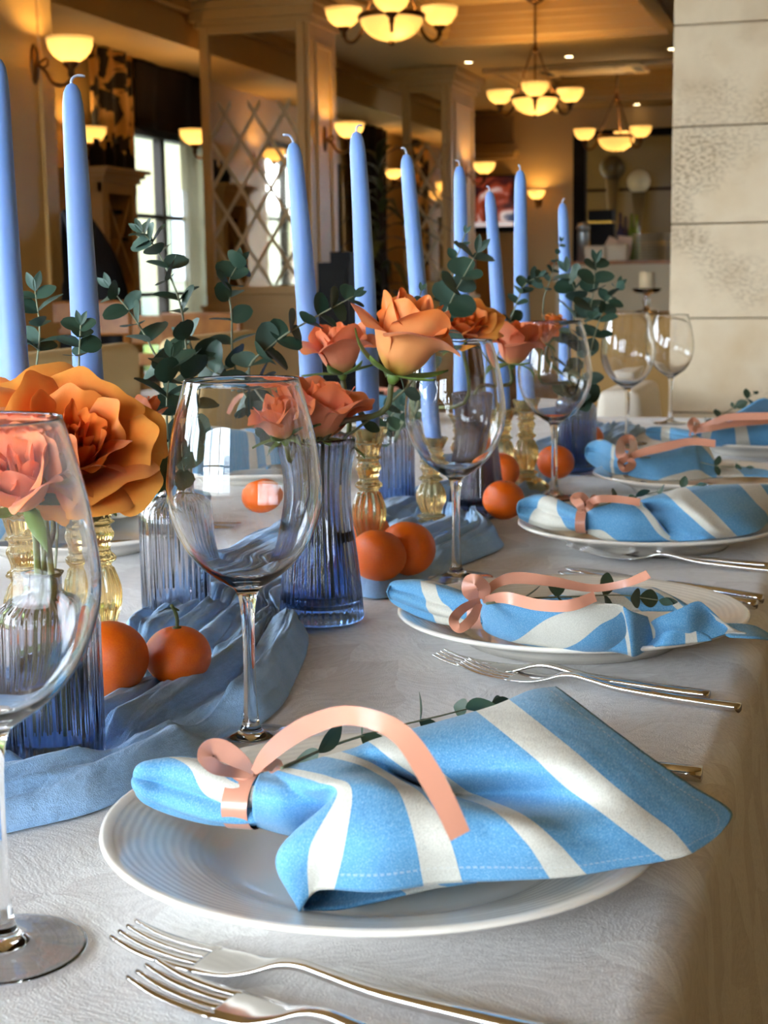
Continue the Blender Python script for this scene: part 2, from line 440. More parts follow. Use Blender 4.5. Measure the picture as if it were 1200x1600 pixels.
# ================================================================== LAMPS
def bowl_prof(r, h, t=.006):
    o = [(r * math.sin(a), h * (1 - math.cos(a))) for a in [PI / 2 * k / 8 for k in range(9)]]
    o[0] = (.002, 0)
    return o + [(r + .004, h), (r + .002, h + .006), (r - t, h)] + [(max(.002, (r - t) * math.sin(a)), t + (h - t) * (1 - math.cos(a))) for a in [PI / 2 * (7 - k) / 8 for k in range(8)]]
def bulb(parent, loc, power, rad=.03):
    l = bpy.data.lights.new('bulb', 'POINT'); l.energy = power; l.color = LAMPCOL; l.shadow_soft_size = rad
    o = bpy.data.objects.new('bulb', l); link(o, parent); o.location = loc; return o
PW_S, PW_C, PW_B = 4.6, 2.8, 5.0
_sh = MB().lathe(bowl_prof(.09, .088), 32).build('shade', SHADE); SHADE_SMALL = _sh.data; bpy.data.objects.remove(_sh)
_sh = MB().lathe(bowl_prof(.155, .115), 40).build('shade', SHADE); SHADE_BIG = _sh.data; bpy.data.objects.remove(_sh)
def part(name, me, parent, loc=(0, 0, 0), rot=(0, 0, 0)):
    o = bpy.data.objects.new(name, me); link(o, parent); o.location = loc; o.rotation_euler = rot; return o
def sconce(loc, rz, label, power=None, r=1.0):
    """wall lamp: back plate on the wall at loc, arm along local +X"""
    root = empty('wall_sconce', loc, rz, label, 'wall lamp', 'bronze wall lamps with bowl shades')
    root.scale = (r, r, r)
    MB().lathe([(.002, 0), (.03, 0), (.03, .004), (.024, .012), (.01, .016), (.002, .016)], 20).build('back_plate', BRONZE, root)
    pl = root.children[0]; pl.rotation_euler = (0, PI / 2, 0); pl.scale = (2.6, 1, 1)
    arm = MB().tube(crom([(.01, 0, .0), (.05, 0, -.03), (.08, 0, -.075), (.13, 0, -.085), (.16, 0, -.06), (.16, 0, -.03)], 18), .008, 8).build('arm', BRONZE, root)
    MB().tube(crom([(.02, 0, .0), (.055, 0, .02), (.06, 0, -.005), (.045, 0, -.015)], 10), .005, 6).build('scroll', BRONZE, arm)
    MB().lathe([(.002, -.06), (.014, -.055), (.012, -.03), (.03, -.012), (.034, 0), (.002, 0)], 16, (.16, 0, 0)).build('cup', BRONZE, arm)
    part('shade', SHADE_SMALL, root, (.16, 0, -.004))
    bulb(root, (.16, 0, .042), power or PW_S)
    return root
def on_col(px, py, X=XC): return PX(px, py, X)
sconce(on_col(53, 100), 0, 'wall lamp glowing on the cream column behind the two leftmost candles')
sconce(on_col(507, 217), 0, 'wall lamp on the mirrored column just left of the tallest middle candle')
p = on_col(507, 217); sconce((bpy.data.objects['pillar.001'].location.x * 2 - XC, p.y, p.z), PI, 'wall lamp jutting from the window side of the nearer mirrored column')
sconce(on_col(727, 272), 0, 'wall lamp on the narrow farther mirrored column')
sconce(PY(843, 312, YF), -PI / 2, 'wall lamp on the plain far wall beside the bar opening')
sconce(PX(590, 280, XL), 0, 'wall lamp glowing among the dark plant leaves')
sconce(PX(104, 225, XL), 0, 'wall lamp half hidden behind the dark bottles on the wine rack')
sconce((XL, 6.36, 1.9), 0, 'wall lamp seen only as a reflection in the nearer column mirror')

def chandelier(c, rot, label):
    root = empty('chandelier', c, rot, label, 'chandelier', 'bronze chandeliers with alabaster bowls')
    zt = ZT - c.z
    part('bowl', SHADE_BIG, root, (0, 0, -.075)); bulb(root, (.06, .03, -.012), PW_B, .03); bulb(root, (-.05, -.04, -.012), PW_B, .03)
    MB().lathe([(.150, .030), (.165, .030), (.168, .045), (.162, .055), (.150, .055), (.150, .030)], 40, cap=False).build('ring', BRONZE, root)
    MB().lathe([(.002, -.095), (.014, -.09), (.018, -.08), (.012, -.072), (.002, -.072)], 14).build('finial', BRONZE, root)
    MB().tube([(0, 0, .36), (0, 0, zt - .02)], .008, 8).build('rod', BRONZE, root)
    MB().lathe([(.002, .33), (.02, .335), (.026, .35), (.016, .37), (.008, .40), (.002, .40)], 14).build('hub', BRONZE, root)
    MB().lathe([(.015, zt - .05), (.05, zt - .035), (.065, zt - .012), (.065, zt)], 20).build('ceiling_rose', BRONZE, root)
    for k in range(3):
        a = 2 * PI * k / 3; ca, sa = math.cos(a), math.sin(a)
        q = lambda r, z: (r * ca, r * sa, z)
        MB().tube(crom([q(.158, .045), q(.10, .17), q(.03, .34)], 8), .006, 6).build('strut', BRONZE, root)
        arm = MB().tube(crom([q(.16, .04), q(.175, -.02), q(.22, -.06), q(.265, -.045), q(.275, 0)], 14), .009, 8).build('arm', BRONZE, root)
        MB().lathe([(.002, -.035), (.014, -.03), (.012, -.01), (.03, .008), (.034, .018), (.002, .018)], 14, q(.275, 0)).build('cup', BRONZE, arm)
        part('shade', SHADE_SMALL, arm, q(.275, .014)); bulb(root, q(.275, .058), PW_C)
    return root
for px, py, dep, rot, lb in ((612, 40, 7.5, 0, 'nearest chandelier, cut off by the top of the picture'),
                             (836, 162, 10.35, 0, 'middle chandelier hanging by a long rod from the ceiling tray'),
                             (963, 222, 12.9, 46, 'farthest chandelier hanging in front of the bar opening')):
    c = D(px, py, dep); v = CAM - c
    chandelier(c, math.atan2(v.y, v.x) + math.radians(rot), lb)

SPOT = pbr('downlight lens', (1, .9, .7), .4, emit=((1, .78, .42), 14.))
SPOTRIM = pbr('downlight rim', srgb(190, 165, 120), .3, .4)
for i, (px, py, lb) in enumerate(((732, 97, 'above the narrow mirrored column'), (794, 20, 'beside the ceiling rose of the middle chandelier'), (795, 131, 'behind the left shade of the middle chandelier'),
                      (889, 88, 'right of the middle chandelier rod'), (938, 123, 'below the air conditioner grille'), (989, 5, 'near the top edge above the far chandelier'), (1050, 76, 'touching the stone wall edge'),
                      (995, 163, 'right of the farthest chandelier rod'), (869, 171, 'just right of the middle chandelier bowl'))):
    q = P(px, py, ZC - TZ)
    intray = any(x0 < q.x < x1 and y0 < q.y < y1 for x0, x1, y0, y1 in TRAYS)
    z = ZT if intray else ZC
    q = P(px, py, z - TZ)
    root = empty('downlight', q, 0, 'small round recessed ceiling light ' + lb, 'downlight', 'recessed ceiling lights')
    MB().lathe([(.028, -.004), (.045, -.006), (.05, 0), (.03, 0)], 20, cap=False).build('trim_ring', SPOTRIM, root)
    MB().lathe([(.002, -.003), (.03, -.003), (.03, -.001), (.002, -.001)], 18).build('lens', SPOT, root)

# ceiling air conditioner
q = P(925, 105, ZC - TZ)
ac = empty('air_conditioner', (q.x, q.y, ZC), 0, 'flat cream air conditioner cassette set in the ceiling', 'air conditioner')
bev(MB().box((-.42, -.3, -.03), (.42, .3, 0)).build('panel', CREAM_W, ac, False), .01)
for a, b in (((-.3, -.27), (.3, -.21)), ((-.3, .21), (.3, .27)), ((-.40, -.18), (-.33, .18)), ((.33, -.18), (.40, .18))):
    MB().box((a[0], a[1], -.034), (b[0], b[1], -.029)).build('air_slot', DARKW, ac, False)
MB().box((-.24, -.16, -.04), (.24, .16, -.029)).build('grille', CREAM, ac, False)
# ================================================================== THE TABLE
TX0, TX1, TY0, TY1 = -1.03, P(1130, 1230).x + .004, -.15, 3.08
tb = empty('dining_table', ((TX0 + TX1) / 2, (TY0 + TY1) / 2, 0), 0, 'long dining table hidden under the white damask cloth', 'table')
hx, hy = (TX1 - TX0) / 2 - .03, (TY1 - TY0) / 2 - .03
MB().box((-hx, -hy, TZ - .045), (hx, hy, TZ - .008)).build('table_top', DARKW, tb, False)
for sx in (-1, 1):
    for sy in (-1, 0, 1):
        MB().box((sx * (hx - .1) - .035, sy * (hy - .12) - .035, 0), (sx * (hx - .1) + .035, sy * (hy - .12) + .035, TZ - .045)).build('leg', DARKW, tb, False)
def damask():
    g = NT('white damask'); tc = g.n('TexCoord')
    mp = g.n('Mapping'); mp.inputs['Rotation'].default_value = (0, 0, .6); g.l(tc.outputs['Object'], mp.inputs['Vector'])
    warp = g.n('TexNoise', Scale=9., Detail=1.); g.l(mp.outputs[0], warp.inputs['Vector'])
    wm = g.n('MixRGB', Fac=.10); g.l(mp.outputs[0], wm.inputs['Color1']); g.l(warp.outputs['Color'], wm.inputs['Color2'])
    vo = g.n('TexVoronoi', Scale=19., feature='F1'); g.l(wm.outputs[0], vo.inputs['Vector'])
    sep = g.n('SeparateColor'); g.l(vo.outputs['Color'], sep.inputs[0])
    patchm = g.ramp(sep.outputs[0], [(.52, (0, 0, 0)), (.56, (1, 1, 1))])
    # twill lines whose direction changes from patch to patch
    m1 = g.n('Mapping'); m1.inputs['Scale'].default_value = (1, .12, 1); m2_ = g.n('Mapping'); m2_.inputs['Scale'].default_value = (.12, 1, 1); m2_.inputs['Rotation'].default_value = (0, 0, .5)
    w1 = g.n('TexNoise', Scale=420., Detail=1.5); w2 = g.n('TexNoise', Scale=380., Detail=1.5)
    for w_, m_ in ((w1, m1), (w2, m2_)): g.l(wm.outputs[0], m_.inputs['Vector']); g.l(m_.outputs[0], w_.inputs['Vector'])
    tw = g.n('MixRGB'); g.l(patchm, tw.inputs['Fac']); g.l(w1.outputs['Fac'], tw.inputs['Color1']); g.l(w2.outputs['Fac'], tw.inputs['Color2'])
    fine = g.n('TexNoise', Scale=900., Detail=2.); g.l(tc.outputs['Object'], fine.inputs['Vector'])
    c = g.n('MixRGB'); g.l(patchm, c.inputs['Fac']); c.inputs['Color1'].default_value = (*srgb(229, 225, 223), 1); c.inputs['Color2'].default_value = (*srgb(240, 238, 236), 1)
    c2 = g.n('MixRGB', blend_type='MULTIPLY', Fac=.4); g.l(c.outputs[0], c2.inputs['Color1']); g.l(g.ramp(tw.outputs[0], [(.36, (.72, .71, .70)), (.58, (1, 1, 1))]), c2.inputs['Color2'])
    g.l(c2.outputs[0], g.b.inputs['Base Color'])
    rr = g.ramp(patchm, [(0, (.62,) * 3), (1, (.42,) * 3)]); g.l(rr, g.b.inputs['Roughness']); g.b.inputs['Sheen Weight'].default_value = .25
    h = g.math('ADD', g.math('MULTIPLY', tw.outputs[0], .5), g.math('ADD', g.math('MULTIPLY', fine.outputs['Fac'], .5), g.math('MULTIPLY', patchm, .5)))
    big = g.n('TexNoise', Scale=7., Detail=3.); g.l(tc.outputs['Object'], big.inputs['Vector'])
    n0 = g.bump(big.outputs['Fac'], .25, .01)
    g.l(g.bump(h, .8, .0010, n0), g.b.inputs['Normal']); return g.m
DAMASK = damask()
def tablecloth(name, x0, x1, y0, y1, ztop, drop, mat, folds=7, rad=.022, res=.05):
    """cloth over a rectangular table: top, rounded edge, skirt that swings in soft folds"""
    V = []; F = []
    prof = [(0, 0)] + [(rad * math.sin(a), -rad * (1 - math.cos(a))) for a in [PI / 2 * k / 6 for k in range(1, 7)]] + [(rad + .004, -.06), (rad + .010, -.14), (rad + .016, -.26), (rad + .022, -drop)]
    rng = random.Random(3); ring = []
    a, b, c, d = x0 + rad, x1 - rad, y0 + rad, y1 - rad
    def side(p, q, n0, n1, m):
        for i in range(m):
            t = i / m; ring.append((p[0] + (q[0] - p[0]) * t, p[1] + (q[1] - p[1]) * t, n0))
        for k in range(1, 5):
            t = k / 5; v = Vector(n0).lerp(Vector(n1), t).normalized(); ring.append((q[0], q[1], (v.x, v.y)))
    nx, ny = max(2, int((b - a) / res)), max(2, int((d - c) / res))
    side((a, c), (b, c), (0, -1), (1, 0), nx); side((b, c), (b, d), (1, 0), (0, 1), ny); side((b, d), (a, d), (0, 1), (-1, 0), nx); side((a, d), (a, c), (-1, 0), (0, -1), ny)
    n = len(ring); s = 0; ph = []
    for i, (x, y, nn) in enumerate(ring):
        if i: s += math.hypot(x - ring[i - 1][0], y - ring[i - 1][1])
        ph.append(s)
    for j, (o, z) in enumerate(prof):
        for i, (x, y, nn) in enumerate(ring):
            k = max(0, (-z - .05)) / drop
            wob = .03 * k * (math.sin(ph[i] * folds) + .5 * math.sin(ph[i] * folds * 2.3 + 1)) + .02 * k
            V.append((x + nn[0] * (o + wob), y + nn[1] * (o + wob), ztop + z))
    m = len(prof)
    for j in range(m - 1):
        for i in range(n):
            i2 = (i + 1) % n; F.append([j * n + i, (j + 1) * n + i, (j + 1) * n + i2, j * n + i2])
    # top surface as a grid meeting the ring
    top = list(range(n)); F.append(top)
    o = mesh(name, V, F, mat); return o
tc_o = tablecloth('tablecloth', TX0, TX1, TY0, TY1, TZ, .52, DAMASK)
tag(tc_o, 'white damask tablecloth with woven leaf pattern over the long table', 'tablecloth')

# gauze runner ---------------------------------------------------------------
def gauze():
    g = NT('blue gauze'); tc = g.n('TexCoord'); n = g.n('TexNoise', Scale=26., Detail=4.); g.l(tc.outputs['Object'], n.inputs['Vector'])
    f = g.n('TexNoise', Scale=1400., Detail=1.); g.l(tc.outputs['Object'], f.inputs['Vector'])
    c = g.ramp(n.outputs['Fac'], [(.3, srgb(138, 182, 228)), (.7, srgb(168, 206, 244))])
    c2 = g.n('MixRGB', blend_type='MULTIPLY', Fac=.5); g.l(c, c2.inputs['Color1']); g.l(g.ramp(f.outputs['Fac'], [(.35, (.7, .72, .76)), (.6, (1, 1, 1))]), c2.inputs['Color2'])
    g.l(c2.outputs[0], g.b.inputs['Base Color']); g.b.inputs['Roughness'].default_value = .9; g.b.inputs['Sheen Weight'].default_value = .2
    at = g.n('Attribute', attribute_name='across'); 
    w_ = g.n('TexNoise', Scale=60., Detail=3.); mp = g.n('Mapping'); mp.inputs['Scale'].default_value = (1, .35, 1); g.l(tc.outputs['Object'], mp.inputs['Vector']); g.l(mp.outputs[0], w_.inputs['Vector'])
    n0 = g.bump(w_.outputs['Fac'], 1.0, .005)
    g.l(g.bump(f.outputs['Fac'], .6, .0007, n0), g.b.inputs['Normal']); return g.m
GAUZE = gauze()
RUN = [((-150, 1190), (-150, 1345)), ((0, 1140), (0, 1308)), ((90, 1085), (150, 1268)), ((160, 1030), (290, 1203)), ((185, 992), (410, 1128)), ((225, 966), (466, 1062)),
       ((275, 945), (468, 1000)), ((325, 918), (446, 948)), ((360, 892), (505, 925)), ((395, 872), (598, 938)), ((450, 850), (692, 904)), ((520, 822), (776, 860)),
       ((575, 803), (768, 832)), ((612, 792), (762, 816)), ((645, 780), (800, 802)), ((700, 765), (838, 775)), ((742, 745), (868, 750)), ((800, 716), (925, 724)), ((860, 692), (968, 697)), ((905, 670), (1010, 674))]
def runner():
    st = [(*P(*a), *P(*b)) for a, b in RUN]
    NU, NV = 420, 110; rows = crom(st, NU); V = []; A = []
    from mathutils import noise as mn
    FLAT = [(*P(a_, b_)[:2], r_) for a_, b_, r_ in ((278, 1064, .022), (166, 1085, .028), (572, 868, .026), (636, 893, .026), (590, 904, .026), (868, 748, .026), (88, 1203, .028), (52, 1085, .03), (160, 1046, .03), (277, 964, .028), (503, 968, .032), (578, 890, .03), (674, 832, .03), (745, 803, .03), (822, 764, .03), (393, 1160, .03), (713, 905, .03), (866, 779, .03))]
    L = [0.0]
    for i in range(1, NU):
        c0 = (Vector(rows[i - 1][0:3]) + Vector(rows[i - 1][3:6])) / 2; c1 = (Vector(rows[i][0:3]) + Vector(rows[i][3:6])) / 2; L.append(L[-1] + (c1 - c0).length)
    for i, r in enumerate(rows):
        a = Vector(r[0:3]); b = Vector(r[3:6]); wd = (b - a).length; y = L[i]
        for j in range(NV):
            t = j / (NV - 1); ends = math.sin(min(1, min(t, 1 - t) * 9) * PI / 2)
            # long folds that run with the cloth, drift across it and break up
            q = t * 8.5
            wx = mn.noise(Vector((q * .7, y * 3.0, 3.1))) * .9 + mn.noise(Vector((q * 1.5, y * 9, 8.1))) * .25
            f1 = min(1.2, abs(mn.noise(Vector((q * .95 + wx, y * 2.2, .5)))) * 2.7)
            f2 = min(1.2, abs(mn.noise(Vector((q * 2.3 + wx * 2, y * 4.0, 5.5)))) * 2.6)
            f3 = min(1.2, abs(mn.noise(Vector((q * 5.0 + wx * 3, y * 10., 9.5)))) * 2.4)
            z = (f1 ** .75 * .013 + f2 ** .8 * .0065 + f3 * .0022) * min(1, wd / .2)
            p = a.lerp(b, t); fl = 1.0
            for sx_, sy_, sr in FLAT:
                d_ = math.hypot(p.x - sx_, p.y - sy_); fl = min(fl, max(.12, min(1, (d_ - sr * .8) / (sr * .9))))
            z = .0022 + ends * fl * max(0, z + .002)
            edge = .010 * mn.noise(Vector((y * 9, 1.5 if t < .5 else 7.5, 0))) * (2 * t - 1)
            sh = .006 * mn.noise(Vector((q * 2, y * 8, 2.2))) * ends
            V.append((p.x + sh + edge, p.y + .5 * edge, TZ + z)); A.append(t)
    o = mesh('table_runner', V, gridfaces(NU, NV), GAUZE, attrs={'across': A})
    solid(o, .0012, 1)
    return tag(o, 'crumpled blue gauze runner winding along the middle of the table', 'table runner')
runner()

# plates ------------------------------------------------------------------------
def china_mat():
    g = NT('ridged white china'); tc = g.n('TexCoord'); s = g.n('SeparateXYZ'); g.l(tc.outputs['Object'], s.inputs[0])
    r = g.math('SQRT', g.math('ADD', g.math('POWER', s.outputs[0], 2.), g.math('POWER', s.outputs[1], 2.)))
    nz = g.n('TexNoise', Scale=14., Detail=2.); g.l(tc.outputs['Object'], nz.inputs['Vector'])
    w_ = g.math('SINE', g.math('ADD', g.math('MULTIPLY', r, 1500.), g.math('MULTIPLY', nz.outputs['Fac'], 12.)))
    w2 = g.math('SINE', g.math('MULTIPLY', r, 620.))
    h = g.math('ADD', w_, g.math('MULTIPLY', w2, .25))
    rim = g.math('MULTIPLY', h, g.math('GREATER_THAN', r, .086))
    inn = g.math('MULTIPLY', rim, g.math('LESS_THAN', r, .1305))
    g.l(g.bump(inn, .16, .0004), g.b.inputs['Normal'])
    g.b.inputs['Base Color'].default_value = (*srgb(246, 238, 224), 1); g.b.inputs['Roughness'].default_value = .14; g.b.inputs['Coat Weight'].default_value = .3
    return g.m
PLATE_M = china_mat()
_pm = MB().lathe([(.001, .004), (.070, .0045), (.082, .0065), (.0885, .0105), (.100, .0150), (.118, .0205), (.130, .0236), (.1345, .0250), (.1365, .0244), (.1368, .0230), (.134, .0210), (.118, .0168), (.100, .0110), (.088, .0055), (.083, .0), (.076, .0), (.074, .002), (.001, .002)], 96).build('dinner_plate', PLATE_M)
PLATE = _pm.data; bpy.data.objects.remove(_pm)
PXC = P(600, 1312, .012).x
PLY = [P(600, 1312, .012).y]
for px, py in ((893, 975), (1012, 833), (1088, 750), (1160, 692)): PLY.append(P(px, py, .012).y)
PLATE_POS = []
plate_lab = ['nearest white dinner plate under the large fanned napkin', 'second white plate, under the napkin with trailing peach ribbon', 'third white plate from the front on the right side', 'fourth white plate, just before the farthest setting', 'farthest white plate in front of the stone wall']
for (px, py), lb in zip(((600, 1312), (893, 975), (1012, 833), (1090, 752), (1196, 695)), plate_lab):
    q = P(px, py, .012); PLATE_POS.append(q)
    o = bpy.data.objects.new('dinner_plate', PLATE); COL.objects.link(o); o.location = (q.x, q.y, TZ + .0006)
    tag(o, lb, 'plate', 'white dinner plates')
LEFT_POS = []
for (px, py), lb in zip(((120, 838), (395, 738), (560, 662)), ('white plate across the table, seen between candlestick and clear vase', 'white plate across the table, seen through the central wine glass', 'white plate across the table hidden behind the waisted vase')):
    q = P(px, py, .012); LEFT_POS.append(q)
    o = bpy.data.objects.new('dinner_plate', PLATE); COL.objects.link(o); o.location = (q.x, q.y, TZ + .0006)
    tag(o, lb, 'plate', 'white dinner plates')

# cutlery ------------------------------------------------------------------------
def sweep(path, widths, thick, n=8):
    """flat bar with rounded section: path of (x,z), half widths, half thicknesses"""
    V = []; F = []
    for (x, z), w_, t in zip(path, widths, thick):
        for k in range(n):
            a = 2 * PI * k / n; ca, sa = math.cos(a), math.sin(a)
            sq = lambda v: math.copysign(abs(v) ** .6, v)
            V.append((x, w_ * sq(ca), z + t * sq(sa)))
    for i in range(len(path) - 1):
        for k in range(n):
            k2 = (k + 1) % n; F.append([i * n + k, i * n + k2, (i + 1) * n + k2, (i + 1) * n + k])
    F.append(list(range(n - 1, -1, -1))); F.append([(len(path) - 1) * n + k for k in range(n)])
    return V, F
def make_fork():
    mb = MB()
    # handle lies on the cloth at x>0; the neck humps up; the head dips to the tine tips at x=-0.2
    body = crom([(0, .0035, .0042, .0030), (-.03, .0040, .0042, .0028), (-.08, .0058, .0036, .0025), (-.105, .0092, .0030, .0022), (-.116, .0108, .0029, .0021), (-.126, .0100, .0036, .0018), (-.137, .0068, .0080, .0012), (-.147, .0052, .0118, .0010), (-.158, .0048, .0125, .0010), (-.163, .0048, .0125, .0010)], 60)
    mb.add(*sweep([(b[0], b[1]) for b in body], [b[2] for b in body], [b[3] for b in body], 10))
    for k in range(4):
        y = (k - 1.5) * .0066
        t = crom([(-.161, .0048, .0026), (-.175, .0052, .0023), (-.190, .0072, .0019), (-.203, .0110, .0010)], 12)
        V, F = sweep([(a[0], a[1]) for a in t], [a[2] for a in t], [.0009] * 12, 8)
        mb.add([(v[0], v[1] + y * (1 - .08 * max(0, -.161 - v[0]) / .04), v[2]) for v in V], F)
    o = mb.build('fork', STEEL); d = o.data; bpy.data.objects.remove(o); return d
def make_knife():
    mb = MB()
    body = crom([(0, .0045, .0044, .0042), (-.05, .0045, .0044, .0042), (-.095, .0045, .0036, .0034), (-.105, .0045, .0050, .0016), (-.13, .0045, .0092, .0010), (-.18, .0045, .0098, .0009), (-.205, .0045, .0075, .0008), (-.216, .0045, .0020, .0006)], 40)
    mb.add(*sweep([(b[0], b[1]) for b in body], [b[2] for b in body], [b[3] for b in body], 10))
    o = mb.build('knife', STEEL); d = o.data; bpy.data.objects.remove(o); return d
FORK, KNIFE = make_fork(), make_knife()
def lay(name, me, tip, end, label, group, z=.0, length=.203):
    """lay a piece of cutlery with its tip towards pixel tip and its handle end at pixel end"""
    a = P(*end); b = P(*tip); v = a - b
    o = bpy.data.objects.new(name, me); COL.objects.link(o)
    o.rotation_euler = (0, 0, math.atan2(v.y, v.x)); o.location = (a.x, a.y, TZ + z)
    return tag(o, label, name, group)
def lay_by_tip(name, me, tip, end, label, group, z=0., length=.203):
    a = P(*end); b = P(*tip); v = (a - b).normalized()
    o = bpy.data.objects.new(name, me); COL.objects.link(o)
    o.rotation_euler = (0, 0, math.atan2(v.y, v.x)); q = b + v * length; o.location = (q.x, q.y, TZ + z)
    return tag(o, label, name, group)
FG = 'steel forks laid in pairs'
lay_by_tip('fork', FORK, (194, 1489), (800, 1618), 'polished fork nearest the front plate, tines by the wine glass foot', FG)
lay_by_tip('fork', FORK, (222, 1553), (760, 1694), 'polished fork at the bottom edge of the picture', FG)
lay_by_tip('fork', FORK, (686, 1042), (1130, 1097), 'second pair of forks, the one closer to the second plate', FG)
lay_by_tip('fork', FORK, (724, 1056), (1132, 1111), 'second pair of forks, the one closer to the front plate', FG)
lay_by_tip('fork', FORK, (890, 866), (1250, 893), 'third pair of forks, the one closer to the third plate', FG)
lay_by_tip('fork', FORK, (912, 872), (1250, 901), 'third pair of forks, the one closer to the second plate', FG)
lay_by_tip('fork', FORK, (1000, 766), (1280, 778), 'fork tip peeking out behind the third napkin', FG)
KG = 'steel knives behind the plates'
lay('knife', KNIFE, (800, 1190), (1096, 1222), 'knife handle end peeking out behind the front napkin', KG)
lay('knife', KNIFE, (950, 905), (1190, 944), 'knife behind the second plate, handle end farther back', KG)
lay('knife', KNIFE, (940, 912), (1180, 953), 'knife behind the second plate, handle end closer', KG)
# across the table
for (tip, end, lb) in (((330, 848), (60, 862), 'knife across the table, between candlestick and clear vase, upper one'), ((330, 856), (40, 871), 'knife across the table, between candlestick and clear vase, lower one')):
    lay('knife', KNIFE, tip, end, lb, KG)

# wine glasses ------------------------------------------------------------------
def glass_profile():
    H = .225
    out = crom([(.0342, .0), (.0348, .0007), (.0336, .0013), (.0220, .0027), (.0120, .0048), (.0066, .0090), (.0044, .0200), (.0037, .045), (.0038, .070), (.0048, .086), (.0075, .0955), (.0150, .1010), (.0270, .1100), (.0375, .1235), (.0445, .1400), (.0470, .1550), (.0462, .1700), (.0432, .1900), (.0388, .2085), (.0345, .2235)], 90)
    inn = crom([(.0335, .2235), (.0378, .2085), (.0422, .1900), (.0452, .1700), (.0460, .1550), (.0434, .1405), (.0364, .1245), (.0262, .1120), (.0150, .1045), (.0070, .1020), (.0005, .1015)], 46)
    return [(.0005, .0036), (.008, .0033), (.016, .0022), (.026, .0009), (.0325, .0)] + [(float(a), float(b)) for a, b in out] + [(.0343, .2244), (.0337, .2244)] + [(float(a), float(b)) for a, b in inn]
_g = MB().lathe(glass_profile(), 72, cap=False).build('wine_glass', GLASS); WG = _g.data; bpy.data.objects.remove(_g)
def wine_glass(px, py, label, s=1.0, rz=0):
    q = P(px, py, 0); o = bpy.data.objects.new('wine_glass', WG); COL.objects.link(o)
    o.location = (q.x, q.y, TZ + .0008); o.scale = (s, s, s); o.rotation_euler = (0, 0, rz)
    return tag(o, label, 'wine glass', 'empty wine glasses')
wine_glass(6, 1487, 'empty wine glass cut off by the left edge of the picture', 1.02)
wine_glass(393, 1160, 'large empty wine glass in the centre, behind the front plate')
wine_glass(713, 905, 'empty wine glass directly behind the tied end of the second napkin')
wine_glass(866, 779, 'empty wine glass behind the tied end of the third napkin')
wine_glass(980, 694, 'second farthest empty wine glass, before the last one by the stone wall', .97)
wine_glass(1047, 662, 'farthest empty wine glass, partly in front of the stone wall', .91)

# vases ------------------------------------------------------------------------
def ombre(name, top, bot, z0, z1):
    g = NT(name); tc = g.n('TexCoord'); s = g.n('SeparateXYZ'); g.l(tc.outputs['Object'], s.inputs[0])
    f = g.n('MapRange', **{'From Min': z0, 'From Max': z1}); g.l(s.outputs[2], f.inputs['Value'])
    g.l(g.ramp(f.outputs[0], [(0, bot), (1, top)]), g.b.inputs['Base Color'])
    g.b.inputs['Transmission Weight'].default_value = 1; g.b.inputs['Roughness'].default_value = 0; g.b.inputs['IOR'].default_value = 1.46
    return g.m
V_GREY = ombre('smoky blue glass', (.78, .78, .84), (.34, .50, .80), .0, .085)
V_CLEAR = ombre('smoke grey glass', (.80, .79, .80), (.72, .72, .78), .0, .10)
V_BLUE = ombre('deep blue glass', (.60, .66, .80), (.14, .28, .60), .0, .11)
V_DARK = ombre('dark plum glass', (.46, .42, .48), (.22, .22, .34), .0, .12)
def bottle_vase(px, py, label, mat, R=.0285, H=.105, water=None, s=1.0):
    q = P(px, py, .004); root = empty('bud_vase', (q.x, q.y, TZ + .004), random.random() * 6, label, 'vase', 'ribbed glass vases')
    root.scale = (s, s, s)
    out = [(.001, 0), (R - .004, 0), (R - .001, .002), (R, .006)] + [(R, .006 + (H - .022) * k / 8) for k in range(1, 9)] + [(R - .002, H - .010), (R - .007, H - .006), (R - .014, H - .003), (R - .0165, H), (R - .0165, H + .009), (R - .0145, H + .0115)]
    inn = [(R - .0165, H + .0115), (R - .0185, H + .009), (R - .0185, H - .001), (R - .010, H - .008), (R - .0045, H - .014), (R - .0035, H - .022), (R - .0035, .012), (R - .008, .007), (.001, .006)]
    prof = out + inn
    fa = [0] * 3 + [.0006] * 10 + [.0004] + [0] * (len(prof) - 14)
    MB().lathe(prof, 192, cap=False, flute=32, famp=fa).build('vase_body', mat, root)
    if water: MB().lathe([(.001, .0072), (R - .0090, .0078), (R - .0042, .0125), (R - .0042, water), (.001, water)], 48).build('water', WATER, root)
    return root
def waist_vase(px, py, label, mat, s=1.0, water=None):
    q = P(px, py, .004); root = empty('waisted_vase', (q.x, q.y, TZ + .004), random.random() * 6, label, 'vase', 'ribbed glass vases')
    root.scale = (s, s, s)
    o = crom([(.0345, .004), (.0330, .025), (.0298, .055), (.0262, .085), (.0252, .105), (.0262, .125), (.0290, .140), (.0305, .150)], 20)
    out = [(.001, 0), (.031, 0), (.034, .0015)] + [(float(a), float(b)) for a, b in o]
    inn = [(float(a) - .0032, float(b)) for a, b in o[::-1][:-2]] + [(.026, .013), (.001, .012)]
    prof = out + [(.0290, .1515)] + inn
    fa = [0, 0, .0004] + [.0007] * 20 + [0] * (len(prof) - 23)
    MB().lathe(prof, 216, cap=False, flute=36, famp=fa).build('vase_body', mat, root)
    if water: MB().lathe([(.001, .0135), (.0250, .0140), (.0275, .02), (.0270, .045), (.0245, water), (.001, water)], 48).build('water', WATER, root)
    return root
VASE1 = bottle_vase(88, 1203, 'straight ribbed vase shading from violet to blue, at the front left', V_GREY, water=.062)
VASE2 = bottle_vase(277, 964, 'straight ribbed smoky clear vase left of the central wine glass', V_CLEAR)
